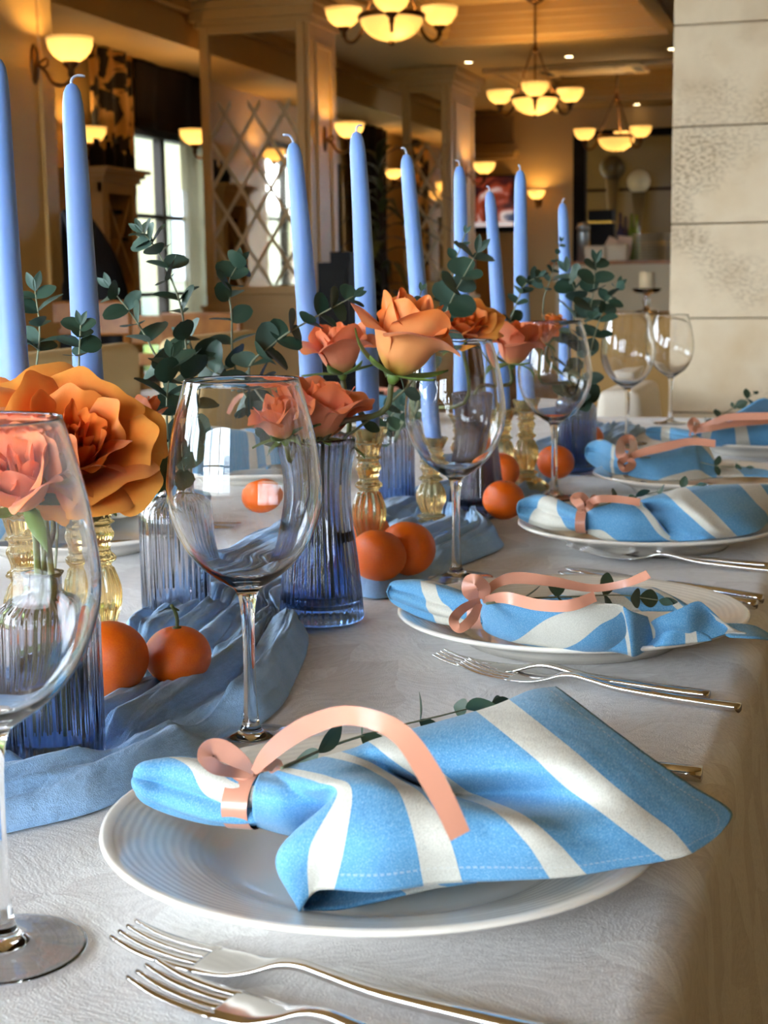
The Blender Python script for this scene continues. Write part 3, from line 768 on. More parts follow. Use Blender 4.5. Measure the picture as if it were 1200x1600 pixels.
VASE3 = waist_vase(503, 968, 'tall waisted ribbed blue vase right of the central wine glass', V_BLUE, water=.075)
VASE4 = bottle_vase(612, 792, 'pale straight ribbed vase behind the gold candlesticks', V_GREY, s=1.0)
VASE5 = waist_vase(745, 803, 'dark plum waisted vase behind the second right-hand wine glass', V_DARK, s=.95)
VASE6 = bottle_vase(900, 736, 'dark blue straight ribbed vase behind the fourth wine glass', V_BLUE, s=1.0)

# candlesticks and candles --------------------------------------------------------
AMBER = pbr('amber glass', (.90, .66, .28), .04, trans=.9, ior=1.5)
def stick_mesh(H):
    pr = crom([(.030, 0), (.0305, .004), (.024, .012), (.0135, .019), (.0115, .022), (.0150, .0245), (.0150, .027), (.0105, .030), (.0120, .038), (.0152, .050), (.0150, .062), (.0110, .074), (.0095, .078), (.0128, .081), (.0128, .084), (.0092, .088), (.0100, .094), (.0122, .100), (.0098, .106), (.0128, .109), (.0100, .112), (.0118, .120), (.0165, .134), (.0172, .138)], 110)
    pr = [(float(a), float(b) * H / .138) for a, b in pr]
    fa = [.0011 if (b / H * .138 < .021 or .031 < b / H * .138 < .076 or .113 < b / H * .138) else .0003 for a, b in pr]
    prof = [(.001, 0)] + pr + [(.0125, H), (.0118, H - .003), (.0112, H - .014), (.001, H - .014)]
    o = MB().lathe(prof, 96, cap=False, flute=12, famp=[0] + fa + [0] * 4).build('candlestick', AMBER); d = o.data; bpy.data.objects.remove(o); return d
STICKS = {h: stick_mesh(h) for h in (.10, .118, .138)}
def wick_pts(L, bend): return crom([(0, 0, L - .004), (.0, 0, L + .003), (bend * .4, bend * .2, L + .007), (bend, bend * .3, L + .007)], 8)
def candle_pair(base, H, tip, dep, clab, slab, bend=.006, bottom=None, r0=.0112):
    """a candlestick standing at pixel base and its taper candle, whose tip is seen at pixel tip"""
    q = P(*base, .004)
    so = bpy.data.objects.new('candlestick', STICKS[H]); COL.objects.link(so); so.location = (q.x, q.y, TZ + .004); so.rotation_euler = (0, 0, random.random() * 3)
    tag(so, slab, 'candlestick', 'amber glass candlesticks')
    b = Vector((q.x, q.y, TZ + .004 + H - .0135))
    dq = (b - CAM).dot(FWD)
    t = D(*tip, dq + dep)
    ax = t - b; L = ax.length
    root = empty('taper_candle', b, 0, clab, 'candle', 'blue taper candles')
    root.rotation_euler = ax.to_track_quat('Z', 'Y').to_euler()
    pr = [(.001, 0), (r0 - .0005, 0), (r0, .003), (r0 * .98, L * .25), (r0 * .90, L * .5), (r0 * .79, L * .75), (r0 * .70, L * .93), (r0 * .66, L - .014), (r0 * .56, L - .006), (r0 * .36, L - .001), (r0 * .14, L + .0005), (.0006, L + .001)]
    rng = random.Random(int(tip[0])); n = 28; mb = MB().lathe(pr, n)
    bow = (rng.random() - .5) * .006
    for v in mb.V: v.x += bow * math.sin(min(1, v.z / L) * PI)
    mb.build('wax_body', WAX, root)
    MB().tube(wick_pts(L, bend), .0011, 6).build('wick', WICK, root)
    return root
candle_pair((52, 1085), .138, (-6, 92), -.0, 'tallest blue taper candle at the left edge of the picture', 'amber candlestick behind the front left vase')
candle_pair((160, 1046), .138, (112, 132), .0, 'blue taper candle with a bent white wick over the cream column', 'amber candlestick between the front orange and the clear vase', -.010)
candle_pair((497, 905), .118, (458, 224), .0, 'blue taper candle with a loose curled wick, left of the tallest middle one', 'amber candlestick hidden behind the waisted blue vase', .010)
candle_pair((578, 890), .138, (557, 207), .0, 'tallest middle blue taper candle, with dark specks on the wax', 'amber candlestick beside the pile of oranges', -.006)
candle_pair((674, 832), .10, (635, 242), .0, 'blue taper candle leaning left behind the large central rose', 'amber candlestick with round bulb seen through the second glass', .006)
candle_pair((722, 772), .10, (718, 260), .0, 'blue taper candle in front of the narrow mirrored column', 'amber candlestick hidden behind the plum vase', .004)
candle_pair((786, 752), .10, (765, 300), .0, 'short blue taper candle in front of the television', 'amber candlestick behind the far oranges', .004)
candle_pair((822, 764), .118, (813, 267), .0, 'blue taper candle right of the television', 'amber candlestick beside the third wine glass stem', .003)
candle_pair((884, 712), .10, (879, 318), .0, 'farthest blue taper candle beside the bar opening', 'farthest amber candlestick behind the eucalyptus', -.004)

# oranges ------------------------------------------------------------------------
def orange_mat():
    g = NT('orange peel'); tc = g.n('TexCoord'); v = g.n('TexVoronoi', Scale=260.); g.l(tc.outputs['Object'], v.inputs['Vector'])
    n = g.n('TexNoise', Scale=30., Detail=3.); g.l(tc.outputs['Object'], n.inputs['Vector'])
    g.l(g.ramp(n.outputs['Fac'], [(.3, srgb(231, 90, 2)), (.7, srgb(241, 113, 8))]), g.b.inputs['Base Color'])
    g.b.inputs['Roughness'].default_value = .36; g.b.inputs['Subsurface Weight'].default_value = .15; g.b.inputs['Subsurface Radius'].default_value = (.008, .003, .001); g.b.inputs['Subsurface Scale'].default_value = .5
    g.l(g.bump(v.outputs['Distance'], .35, .0008), g.b.inputs['Normal']); return g.m
PEEL = orange_mat()
CALYX = pbr('orange stem', srgb(66, 74, 34), .6)
def orange_mesh(seed, squash=.9):
    rng = random.Random(seed); mb = MB(); pr = []
    for k in range(25):
        a = PI * k / 24; r = math.sin(a); z = -math.cos(a) * squash
        if k > 20: z -= .07 * ((k - 20) / 4) ** 2
        pr.append((max(r, .001), z))
    mb.lathe(pr, 36); ph = rng.random() * 6
    for v in mb.V:
        a = math.atan2(v.y, v.x); k = 1 + .02 * math.sin(2 * a + ph) + .012 * math.sin(5 * a + ph * 2) * (1 - abs(v.z)); v.x *= k; v.y *= k
    return mb
ORANGES = []
for s_ in range(3):
    o = orange_mesh(s_, (.88, .92, .95)[s_]).build('peel', PEEL); ORANGES.append(o.data); bpy.data.objects.remove(o)
def orange(px, py, R, label, stem=False, dep=None, k=0, name='orange'):
    """px,py = picture centre of the fruit, R radius in metres, resting near the table"""
    q = P(px, py, R * .9 + .013) if dep is None else D(px, py, dep)
    root = empty(name, (q.x, q.y, q.z), random.random() * 6, label, 'orange', 'oranges scattered along the runner')
    p_ = part('peel', ORANGES[k % 3], root); p_.scale = (R, R, R)
    if not stem: p_.rotation_euler = (random.uniform(-.5, .5), random.uniform(-.5, .5), 0)
    zt = R * (.95, .98, 1.0)[0] * .86
    mb = MB().lathe([(.0004, -.001), (.0034, 0), (.0030, .0014), (.0004, .002)], 10, (0, 0, zt - .0005))
    c = mb.build('calyx', CALYX, root)
    if stem:
        MB().tube(crom([(0, 0, zt), (.0005, 0, zt + .006), (-.001, .0005, zt + .012), (-.004, .001, zt + .0165)], 8), [.0013] * 5 + [.0011, .001, .0012], 7).build('stem', CALYX, root)
        MB().tube([(-.002, 0, zt + .014), (.0025, 0, zt + .012)], [.0011, .0006], 6).build('stem', CALYX, root)
    else: c.rotation_euler = p_.rotation_euler
    return root
orange(278, 1024, .0228, 'small mandarin with a green stem on the runner', True)
orange(166, 1030, .0285, 'large orange half hidden behind the front left vase')
orange(572, 832, .0250, 'orange at the back of the pile by the gold candlestick', k=1)
orange(636, 857, .0262, 'front right orange of the pile by the gold candlestick', k=2)
orange(590, 868, .0262, 'front left orange of the pile by the gold candlestick')
orange(787, 781, .0240, 'orange low behind the plum vase', k=1)
orange(782, 735, .0240, 'orange half hidden behind the second wine glass bowl', k=2)
orange(868, 722, .0255, 'orange right behind the third wine glass stem', k=0)
orange(918, 685, .0240, 'farthest orange peeking beside the dark blue vase', k=1)
orange(415, 783, .0270, 'orange seen through the bowl of the central wine glass', k=2)
# ================================================================== ROSES
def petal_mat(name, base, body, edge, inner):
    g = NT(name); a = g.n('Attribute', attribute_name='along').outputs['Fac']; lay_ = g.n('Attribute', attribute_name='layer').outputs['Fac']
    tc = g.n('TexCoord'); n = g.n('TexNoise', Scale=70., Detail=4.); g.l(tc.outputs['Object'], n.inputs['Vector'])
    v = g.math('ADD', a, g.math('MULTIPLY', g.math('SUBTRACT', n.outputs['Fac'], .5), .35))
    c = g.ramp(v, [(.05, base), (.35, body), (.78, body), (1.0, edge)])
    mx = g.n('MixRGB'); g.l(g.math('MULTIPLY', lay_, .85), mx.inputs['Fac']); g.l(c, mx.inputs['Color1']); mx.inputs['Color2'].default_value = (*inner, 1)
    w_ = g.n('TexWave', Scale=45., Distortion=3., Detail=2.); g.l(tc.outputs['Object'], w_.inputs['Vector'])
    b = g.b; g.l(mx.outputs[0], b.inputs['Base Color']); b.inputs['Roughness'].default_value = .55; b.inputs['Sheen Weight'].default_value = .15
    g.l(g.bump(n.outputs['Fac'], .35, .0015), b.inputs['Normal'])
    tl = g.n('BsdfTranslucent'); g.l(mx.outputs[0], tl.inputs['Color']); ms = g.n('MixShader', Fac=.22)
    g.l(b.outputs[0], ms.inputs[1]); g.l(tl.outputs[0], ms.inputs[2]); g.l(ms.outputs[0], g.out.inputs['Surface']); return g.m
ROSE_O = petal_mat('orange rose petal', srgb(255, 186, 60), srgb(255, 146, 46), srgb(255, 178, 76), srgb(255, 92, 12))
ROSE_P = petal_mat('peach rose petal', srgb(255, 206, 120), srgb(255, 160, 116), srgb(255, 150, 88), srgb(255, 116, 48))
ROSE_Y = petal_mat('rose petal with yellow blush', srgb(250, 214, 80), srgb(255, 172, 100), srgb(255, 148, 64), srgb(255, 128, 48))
SEPAL = pbr('sepal green', srgb(98, 124, 52), .5)
LEAFROSE = pbr('rose leaf', srgb(58, 78, 44), .45)
def petal(root, mat, phi, n_layer, br, ln, th, half, R, rng, zb=-.5, point=.0):
    """one petal of a cup: br base radius, ln length, th = slope at base/middle/tip (degrees), half = half angle it spans"""
    NU, NV = 11, 11; prof = [(br, zb)]; t0, t1, t2 = [math.radians(x) for x in th]
    for i in range(1, NV):
        v = i / (NV - 1); t = t0 + (t1 - t0) * min(1, v / .5) if v < .5 else t1 + (t2 - t1) * ((v - .5) / .5) ** 1.4
        r, z = prof[-1]; prof.append((max(.01, r + math.cos(t) * ln / (NV - 1)), z + math.sin(t) * ln / (NV - 1)))
    ph = [rng.random() * 6 for _ in range(3)]; V = []; A = []; skew = rng.uniform(-.12, .12); curl = rng.uniform(.02, .10)
    for i in range(NU):
        u = -1 + 2 * i / (NU - 1)
        for j in range(NV):
            v = j / (NV - 1); r, z = prof[j]
            wf = math.sin(PI * (v * .64 + .13)) ** .65
            a = phi + half * u * wf + skew * v
            top = (1 - .30 * u * u * v * v)
            ruf = (.05 * math.sin(4 * u + ph[0]) + .03 * math.sin(9 * u + ph[1])) * v ** 3
            rr = r + curl * u * u * v * v + ruf + .02 * math.sin(3 * v + ph[2])
            zz = zb + (z - zb) * top + ruf * .7 + point * v ** 4 * (1 - abs(u))
            V.append((rr * math.cos(a) * R, rr * math.sin(a) * R, zz * R)); A.append(v)
    o = mesh('petal', V, gridfaces(NU, NV), mat, root, attrs={'along': A, 'layer': [n_layer] * len(V)})
    subd(o, 1); solid(o, .0004, 0, False); return o
KINDS = {
    'open': [(3, .02, .50, (72, 100, 122), 1.5, 1.), (4, .04, .62, (60, 98, 112), 1.2, .95), (5, .06, .74, (52, 92, 98), 1.0, .8), (6, .08, .86, (42, 84, 82), .85, .6), (6, .10, .98, (32, 74, 58), .85, .4), (6, .12, 1.10, (20, 60, 26), .85, .2), (6, .12, 1.18, (8, 46, -8), .82, .0)],
    'cup': [(3, .02, .80, (70, 98, 112), 1.5, .9), (4, .06, .92, (52, 92, 100), 1.2, .7), (5, .09, 1.02, (38, 86, 84), 1.0, .45), (5, .11, 1.10, (26, 80, 58), .95, .2), (5, .12, 1.12, (16, 74, 20), .85, .05)],
    'half': [(3, .02, 1.3, (72, 93, 108), 1.5, .8), (3, .06, 1.5, (56, 90, 98), 1.5, .5), (4, .10, 1.62, (40, 88, 88), 1.3, .25), (4, .12, 1.70, (28, 84, 62), 1.15, .1), (3, .13, 1.6, (22, 78, 0), 1.05, .0)],
    'bud': [(3, .02, 1.5, (80, 94, 98), 1.6, .6), (3, .08, 1.45, (66, 88, 92), 1.4, .3), (3, .12, 1.3, (52, 84, 70), 1.2, .0)],
}
def rose(c, R, axis, kind, mat, seed, label, stem_to=None, leaf=None, scale_r=1.0):
    """axis = (right, up, towards the camera) in which the bloom faces"""
    rng = random.Random(seed); ax = (RGT * axis[0] + UP * axis[1] - FWD * axis[2]).normalized()
    q = ax.to_track_quat('Z', 'Y')
    root = empty('rose', c, 0, label, 'rose', 'orange and peach roses'); root.rotation_euler = q.to_euler()
    k0 = rng.random() * 6
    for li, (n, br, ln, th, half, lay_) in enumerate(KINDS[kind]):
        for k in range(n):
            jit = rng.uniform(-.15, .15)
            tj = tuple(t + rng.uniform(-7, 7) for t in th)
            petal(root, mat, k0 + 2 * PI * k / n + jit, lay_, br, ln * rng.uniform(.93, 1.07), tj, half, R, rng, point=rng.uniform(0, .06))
        k0 += .7
    for k in range(5):
        a = 2 * PI * k / 5 + .3; V = []; L = R * rng.uniform(.75, 1.0) * (1.25 if kind == 'half' else 1)
        down = rng.uniform(-.5, .6)
        for i in range(8):
            v = i / 7; w_ = (.24 if kind == 'half' else .16) * R * math.sin(PI * (.12 + .86 * v)) * (1 - .35 * v)
            rr = .10 * R + L * v * math.cos(down * v * 1.4); zz = -.52 * R + L * (.10 * v - math.sin(down * 1.2) * v * v * .8)
            for u in (-1, 0, 1): V.append((rr * math.cos(a) - u * w_ * math.sin(a), rr * math.sin(a) + u * w_ * math.cos(a), zz + (.0012 if u else 0)))
        solid(mesh('sepal', V, gridfaces(8, 3), SEPAL, root), .0006, 0)
    MB().lathe([(.002, -.72 * R), (.10 * R, -.66 * R), (.15 * R, -.56 * R), (.13 * R, -.48 * R), (.002, -.46 * R)], 12).build('hip', SEPAL, root)
    mouth = None
    if stem_to is not None and len(stem_to) == 2: stem_to, mouth = stem_to
    if stem_to is not None:
        iv = basis(root).inverted(); e = iv @ Vector(stem_to); b = Vector((0, 0, -.68 * R)); d0 = Vector((0, 0, -1)) * (e - b).length * .35
        mo = iv @ Vector(mouth) if mouth is not None else (b + d0).lerp(e, .55)
        pts = [b, b + Vector((0, 0, -1)) * (mo - b).length * .35, mo, e]
        MB().tube(crom([tuple(p) for p in pts], 16), .0024, 8).build('stem', STEM_G, root)
    if leaf:
        iv = basis(root).inverted()
        for lp in leaf:
            C = crom([(*D(*p_),) for p_ in lp], 9); V = []
            for i, c_ in enumerate(C):
                v = i / 8; w_ = .009 * math.sin(PI * (.08 + .9 * v)) ; t = (Vector(C[min(8, i + 1)]) - Vector(C[max(0, i - 1)])).normalized()
                sd = t.cross(FWD).normalized()
                for u in (-1, 0, 1): V.append(Vector(c_) + sd * (w_ * u) + FWD * (.002 if u == 0 else 0))
            solid(mesh('leaf', V, gridfaces(9, 3), LEAFROSE, root, local=False), .0004, 0)
    return root
def vin(v, dx=0, dy=0, z=.02): 
    q = v.location; k = .148 * v.scale[0] if v.name.startswith('waisted') else .114 * v.scale[0]
    return ((q.x + dx, q.y + dy, q.z + z), (q.x + dx * .6, q.y + dy * .6, q.z + k))
rose(D(118, 690, .93), .050, (.35, .62, .72), 'open', ROSE_O, 11, 'large open orange rose at the left, tallest of the front bouquet', vin(VASE1, .008, .004), [[(232, 700, .97), (245, 725, .97), (243, 755, .965), (228, 775, .96)]])
rose(D(32, 745, .885), .040, (-.1, .75, .66), 'cup', ROSE_P, 12, 'pink and peach rose seen through the cut off wine glass', vin(VASE1, -.006, 0))
rose(D(48, 640, 1.00), .040, (-.15, .8, .4), 'open', ROSE_O, 13, 'orange rose behind the large open rose, at the left edge', vin(VASE1, -.004, .008))
rose(D(222, 655, 1.08), .020, (.45, .85, -.1), 'bud', ROSE_P, 14, 'narrow rose bud poking out behind the large open orange rose', vin(VASE2, -.01, 0))
rose(D(500, 640, 1.25), .047, (.12, .95, .25), 'cup', ROSE_P, 15, 'open peach rose above the waisted blue vase', vin(VASE3, .004, -.004))
rose(D(444, 655, 1.21), .031, (-.25, .92, .3), 'cup', ROSE_P, 16, 'pink rose seen through the rim of the central wine glass', vin(VASE3, -.01, 0))
rose(D(628, 548, 1.24), .040, (.30, .92, .2), 'half', ROSE_Y, 17, 'largest central rose, half open, yellow and orange on a dark stem', vin(VASE3, .008, 0))
rose(D(532, 560, 1.38), .028, (-.1, .95, .2), 'half', ROSE_P, 18, 'pale pink rose tucked behind the central candle', vin(VASE3, .0, .012))
rose(D(724, 506, 1.66), .038, (-.05, .80, .6), 'open', ROSE_O, 19, 'open orange rose behind the second wine glass rim', vin(VASE4, .004, 0))
rose(D(802, 548, 1.80), .032, (.1, .95, .2), 'half', ROSE_P, 20, 'peach rose left of the third wine glass', vin(VASE5, 0, 0))
rose(D(848, 522, 2.05), .026, (.0, .9, .4), 'cup', ROSE_P, 21, 'small peach rose seen above the third wine glass rim', vin(VASE6, -.01, 0))
rose(D(868, 505, 2.12), .022, (.2, .9, .3), 'cup', ROSE_O, 22, 'small orange rose beside the farthest candle', vin(VASE6, 0, .01))

# ================================================================== EUCALYPTUS
def leaf_mat():
    g = NT('eucalyptus leaf'); tc = g.n('TexCoord'); oi = g.n('ObjectInfo'); n = g.n('TexNoise', Scale=60., Detail=3.); g.l(tc.outputs['Object'], n.inputs['Vector'])
    f = g.math('ADD', g.math('MULTIPLY', oi.outputs['Random'], .6), g.math('MULTIPLY', n.outputs['Fac'], .4))
    g.l(g.ramp(f, [(.15, srgb(34, 54, 38)), (.5, srgb(52, 76, 60)), (.85, srgb(84, 108, 98))]), g.b.inputs['Base Color'])
    g.b.inputs['Roughness'].default_value = .5; g.b.inputs['Specular IOR Level'].default_value = .35
    return g.m
EUCA = leaf_mat()
EUCA_D = pbr('dried dark eucalyptus leaf', srgb(58, 80, 60), .5)
TWIG = pbr('eucalyptus twig', srgb(128, 132, 104), .6)
def leaf_mesh(kind):
    V = []; N = 9; NV = 7
    for i in range(N):
        u = i / (N - 1)
        for j in range(NV):
            w_ = -1 + 2 * j / (NV - 1)
            prof = {'round': .98 * math.sin(PI * min(.99, u * .93 + .03)) ** .55, 'oval': .72 * math.sin(PI * min(.99, u * .94 + .03)) ** .75, 'long': .42 * math.sin(PI * min(.99, u * .96 + .02)) ** .9}[kind]
            y = w_ * prof
            V.append((u * 2, y, .22 * abs(w_) * prof * (1 - .4 * u) - .18 * u * u + .03))
    o = mesh('leaf', V, gridfaces(N, NV), EUCA); d = o.data; bpy.data.objects.remove(o); return d
LEAF = {k: leaf_mesh(k) for k in ('round', 'oval', 'long')}
LEAF_D = leaf_mesh('oval'); LEAF_D.materials[0] = EUCA_D
def sprig(path, label, r0=.015, r1=.006, pairs=7, seed=0, kind='round', twig=.0013, dark=False, fill=1.0):
    """path of (px, py, depth) from the cut end to the tip; leaves in opposite pairs"""
    rng = random.Random(seed); C = [Vector(c) for c in crom([tuple(D(*p_)) for p_ in path], 24)]
    root = empty('eucalyptus_sprig', C[0], 0, label, 'eucalyptus', 'eucalyptus sprigs')
    MB().tube(C, [twig * (1 - .6 * i / 23) for i in range(24)], 6).build('twig', TWIG, root, local=False)
    for k in range(pairs):
        t = (k + .8) / (pairs + .2) * fill + (1 - fill); i = min(22, int(t * 23)); c = C[i]; tan = (C[i + 1] - C[i]).normalized()
        base_r = r0 + (r1 - r0) * t
        a0 = rng.uniform(0, PI) if k % 2 == 0 else a0 + PI / 2 + rng.uniform(-.3, .3)
        s1 = tan.orthogonal().normalized(); s2 = tan.cross(s1)
        for sg in (0, 1):
            a = a0 + sg * PI + rng.uniform(-.2, .2); out = s1 * math.cos(a) + s2 * math.sin(a)
            d = (out + tan * rng.uniform(.25, .8)).normalized()
            nrm = (tan * .8 - FWD * .7 + Vector((rng.uniform(-.5, .5), rng.uniform(-.5, .5), rng.uniform(-.2, .5)))); nrm = (nrm - d * nrm.dot(d)).normalized()
            y = nrm.cross(d); s_ = base_r * rng.uniform(.85, 1.15)
            M = Matrix((d, y, nrm)).transposed().to_4x4()
            o = bpy.data.objects.new('leaf', LEAF_D if dark else LEAF[kind]); link(o, root)
            o.location = c - C[0]; o.rotation_euler = M.to_euler(); o.scale = (s_, s_, s_)
    # leaflets at the tip
    for sg in (-1, 1):
        tan = (C[-1] - C[-2]).normalized(); d = (tan + RGT * .35 * sg).normalized(); nrm = (-FWD + FWD * d.dot(FWD)).normalized(); nrm = (nrm - d * nrm.dot(d)).normalized()
        M = Matrix((d, nrm.cross(d), nrm)).transposed().to_4x4()
        o = bpy.data.objects.new('leaf', LEAF['long']); link(o, root); o.location = C[-1] - C[0]; o.rotation_euler = M.to_euler(); s_ = r1 * .8; o.scale = (s_, s_, s_)
    return root
sprig([(285, 745, 1.22), (296, 640, 1.24), (292, 560, 1.26), (283, 480, 1.27), (258, 415, 1.28), (238, 380, 1.28), (222, 363, 1.28)], 'tallest eucalyptus sprig, in front of the bright window', .0145, .0085, 14, 1, 'round')
sprig([(280, 745, 1.22), (262, 610, 1.22), (235, 540, 1.22), (205, 490, 1.22), (172, 450, 1.22)], 'eucalyptus sprig leaning left beside the wine rack', .0150, .0085, 7, 2, 'round')
sprig([(276, 750, 1.21), (263, 690, 1.17), (261, 620, 1.16), (268, 560, 1.17)], 'eucalyptus sprig with broad leaves left of the central glass rim', .0165, .011, 7, 3, 'round')
sprig([(480, 700, 1.24), (400, 640, 1.30), (366, 570, 1.32), (362, 490, 1.33), (357, 445, 1.33), (372, 412, 1.33)], 'upright eucalyptus sprig above the central glass rim', .0125, .009, 11, 4, 'round')
sprig([(490, 700, 1.24), (390, 590, 1.27), (430, 535, 1.27), (490, 497, 1.27), (552, 463, 1.27)], 'eucalyptus sprig arching right towards the central rose', .0145, .0075, 12, 5, 'round')
sprig([(485, 700, 1.25), (395, 610, 1.31), (325, 575, 1.31), (290, 530, 1.31)], 'low eucalyptus sprig spreading left over the central glass', .0150, .010, 9, 6, 'round')
sprig([(90, 940, .95), (118, 720, .97), (122, 600, .96), (124, 548, .955), (126, 508, .95)], 'eucalyptus sprig with two big leaves before the second candle', .0150, .006, 4, 7, 'round', fill=.35)
sprig([(85, 940, .95), (60, 720, 1.1), (55, 600, 1.15), (62, 520, 1.15), (55, 455, 1.15)], 'eucalyptus sprig between the two leftmost candles', .0130, .010, 5, 8, 'oval', fill=.4)
sprig([(615, 690, 1.85), (665, 560, 1.72), (690, 490, 1.66), (706, 425, 1.62), (727, 365, 1.60)], 'eucalyptus sprig in front of the narrow mirrored column', .0140, .006, 8, 9, 'oval')
sprig([(618, 690, 1.85), (670, 560, 1.68), (705, 470, 1.58), (745, 395, 1.56)], 'eucalyptus sprig with large grey leaves above the open orange rose', .0190, .012, 6, 10, 'round', fill=.6)
sprig([(520, 700, 1.26), (640, 600, 1.29), (643, 545, 1.29), (646, 500, 1.29), (658, 455, 1.29)], 'thin eucalyptus sprig beside the central rose', .0085, .005, 7, 12, 'oval')
sprig([(612, 700, 1.88), (606, 660, 1.84), (628, 632, 1.8)], 'dark short eucalyptus sprig at the rim of the pale vase', .0150, .012, 4, 13, 'oval', dark=True)
sprig([(745, 700, 1.95), (770, 580, 1.9), (805, 480, 1.86), (820, 445, 1.85), (842, 432, 1.84)], 'eucalyptus sprig at the foot of the middle far candles', .0125, .008, 7, 14, 'oval', fill=.6)
sprig([(900, 660, 2.2), (908, 540, 2.15), (925, 470, 2.12), (931, 410, 2.1)], 'dense eucalyptus sprig below the bar counter', .0190, .012, 9, 15, 'round')
sprig([(902, 660, 2.2), (925, 540, 2.12), (945, 480, 2.1), (966, 448, 2.1)], 'leafy eucalyptus sprig nearest the pillar candle', .0155, .010, 9, 16, 'oval')
sprig([(898, 660, 2.2), (890, 540, 2.17), (902, 470, 2.16), (886, 425, 2.15)], 'eucalyptus sprig crossing the farthest candle', .0190, .014, 7, 17, 'round')
sprig([(896, 660, 2.2), (850, 500, 2.12), (862, 430, 2.1), (876, 378, 2.1)], 'thin eucalyptus sprig left of the farthest candle', .0090, .005, 6, 18, 'oval', fill=.5)
# sprigs tucked under the ribbons
def laid(path, label, r, pairs, seed):
    pts = [(a, b, (P(a, b, z) - CAM).dot(FWD)) for a, b, z in path]
    return sprig(pts, label, r, r * .75, pairs, seed, 'oval', .0009, True)
laid([(440, 1200, .060), (520, 1165, .045), (600, 1140, .045), (690, 1118, .045), (768, 1098, .045)], 'eucalyptus twig tucked behind the nearest fanned napkin', .0105, 4, 31)
laid([(760, 943, .060), (830, 935, .055), (900, 932, .050), (970, 930, .050), (1030, 938, .050)], 'eucalyptus twig under the ribbon of the second napkin', .0115, 4, 32)
laid([(930, 792, .056), (985, 778, .060), (1030, 768, .060), (1090, 758, .070)], 'eucalyptus twig behind the third napkin', .0085, 4, 33)
laid([(1000, 715, .05), (1060, 715, .04), (1120, 728, .04), (1165, 730, .04)], 'eucalyptus twig beside the fourth napkin', .0090, 4, 34)
laid([(1085, 668, .055), (1115, 655, .068), (1150, 635, .085), (1178, 615, .10)], 'eucalyptus twig lying across the farthest napkin', .0105, 4, 35)
# ================================================================== NAPKINS
def napkin_mat():
    g = NT('striped blue linen'); at = g.n('Attribute', attribute_name='stripe'); s = at.outputs['Fac']
    tc = g.n('TexCoord')
    fr = g.math('ABSOLUTE', g.math('SUBTRACT', s, g.math('ROUND', s)))
    white = g.math('LESS_THAN', fr, .155)
    sp = g.n('TexNoise', Scale=1500., Detail=1.); mp = g.n('Mapping'); mp.inputs['Rotation'].default_value = (.3, .4, .75); mp.inputs['Scale'].default_value = (1, .3, 1); g.l(tc.outputs['Object'], mp.inputs['Vector']); g.l(mp.outputs[0], sp.inputs['Vector'])
    mp2 = g.n('Mapping'); mp2.inputs['Rotation'].default_value = (.2, .3, -.8); mp2.inputs['Scale'].default_value = (1, .25, 1); g.l(tc.outputs['Object'], mp2.inputs['Vector'])
    tw = g.n('TexNoise', Scale=1300., Detail=1.); g.l(mp2.outputs[0], tw.inputs['Vector'])
    lg = g.n('TexNoise', Scale=40., Detail=3.); g.l(tc.outputs['Object'], lg.inputs['Vector'])
    f = g.math('ADD', g.math('MULTIPLY', sp.outputs['Fac'], .55), g.math('MULTIPLY', tw.outputs['Fac'], .45))
    blue = g.ramp(f, [(.3, srgb(74, 142, 192)), (.52, srgb(100, 164, 206)), (.72, srgb(146, 190, 218))])
    wht = g.ramp(f, [(.3, srgb(204, 199, 184)), (.6, srgb(224, 220, 206))])
    mx = g.n('MixRGB'); g.l(white, mx.inputs['Fac']); g.l(blue, mx.inputs['Color1']); g.l(wht, mx.inputs['Color2'])
    m2 = g.n('MixRGB', blend_type='MULTIPLY', Fac=.3); g.l(mx.outputs[0], m2.inputs['Color1']); g.l(g.ramp(lg.outputs['Fac'], [(.3, (.82, .84, .86)), (.6, (1, 1, 1))]), m2.inputs['Color2'])
    hu, hv = [g.n('Attribute', attribute_name=k).outputs['Fac'] for k in ('hem_u', 'hem_v')]
    line = lambda x, c, w_: g.math('LESS_THAN', g.math('ABSOLUTE', g.math('SUBTRACT', x, c)), w_)
    dash = lambda x, k: g.math('LESS_THAN', g.math('FRACT', g.math('MULTIPLY', x, k)), .6)
    st_ = g.math('MAXIMUM', g.math('MULTIPLY', g.math('MULTIPLY', line(hv, .945, .004), dash(hu, 110.)), g.math('GREATER_THAN', hu, .33)), g.math('MULTIPLY', g.math('MULTIPLY', line(hu, .965, .0022), dash(hv, 60.)), g.math('GREATER_THAN', hv, .15)))
    m3 = g.n('MixRGB'); g.l(g.math('MULTIPLY', st_, .35), m3.inputs['Fac']); g.l(m2.outputs[0], m3.inputs['Color1']); m3.inputs['Color2'].default_value = (*srgb(226, 228, 224), 1)
    g.l(m3.outputs[0], g.b.inputs['Base Color']); g.b.inputs['Roughness'].default_value = .85; g.b.inputs['Sheen Weight'].default_value = .15
    n0 = g.bump(lg.outputs['Fac'], .35, .004)
    g.l(g.bump(f, .5, .0004, n0), g.b.inputs['Normal']); return g.m
LINEN = napkin_mat()
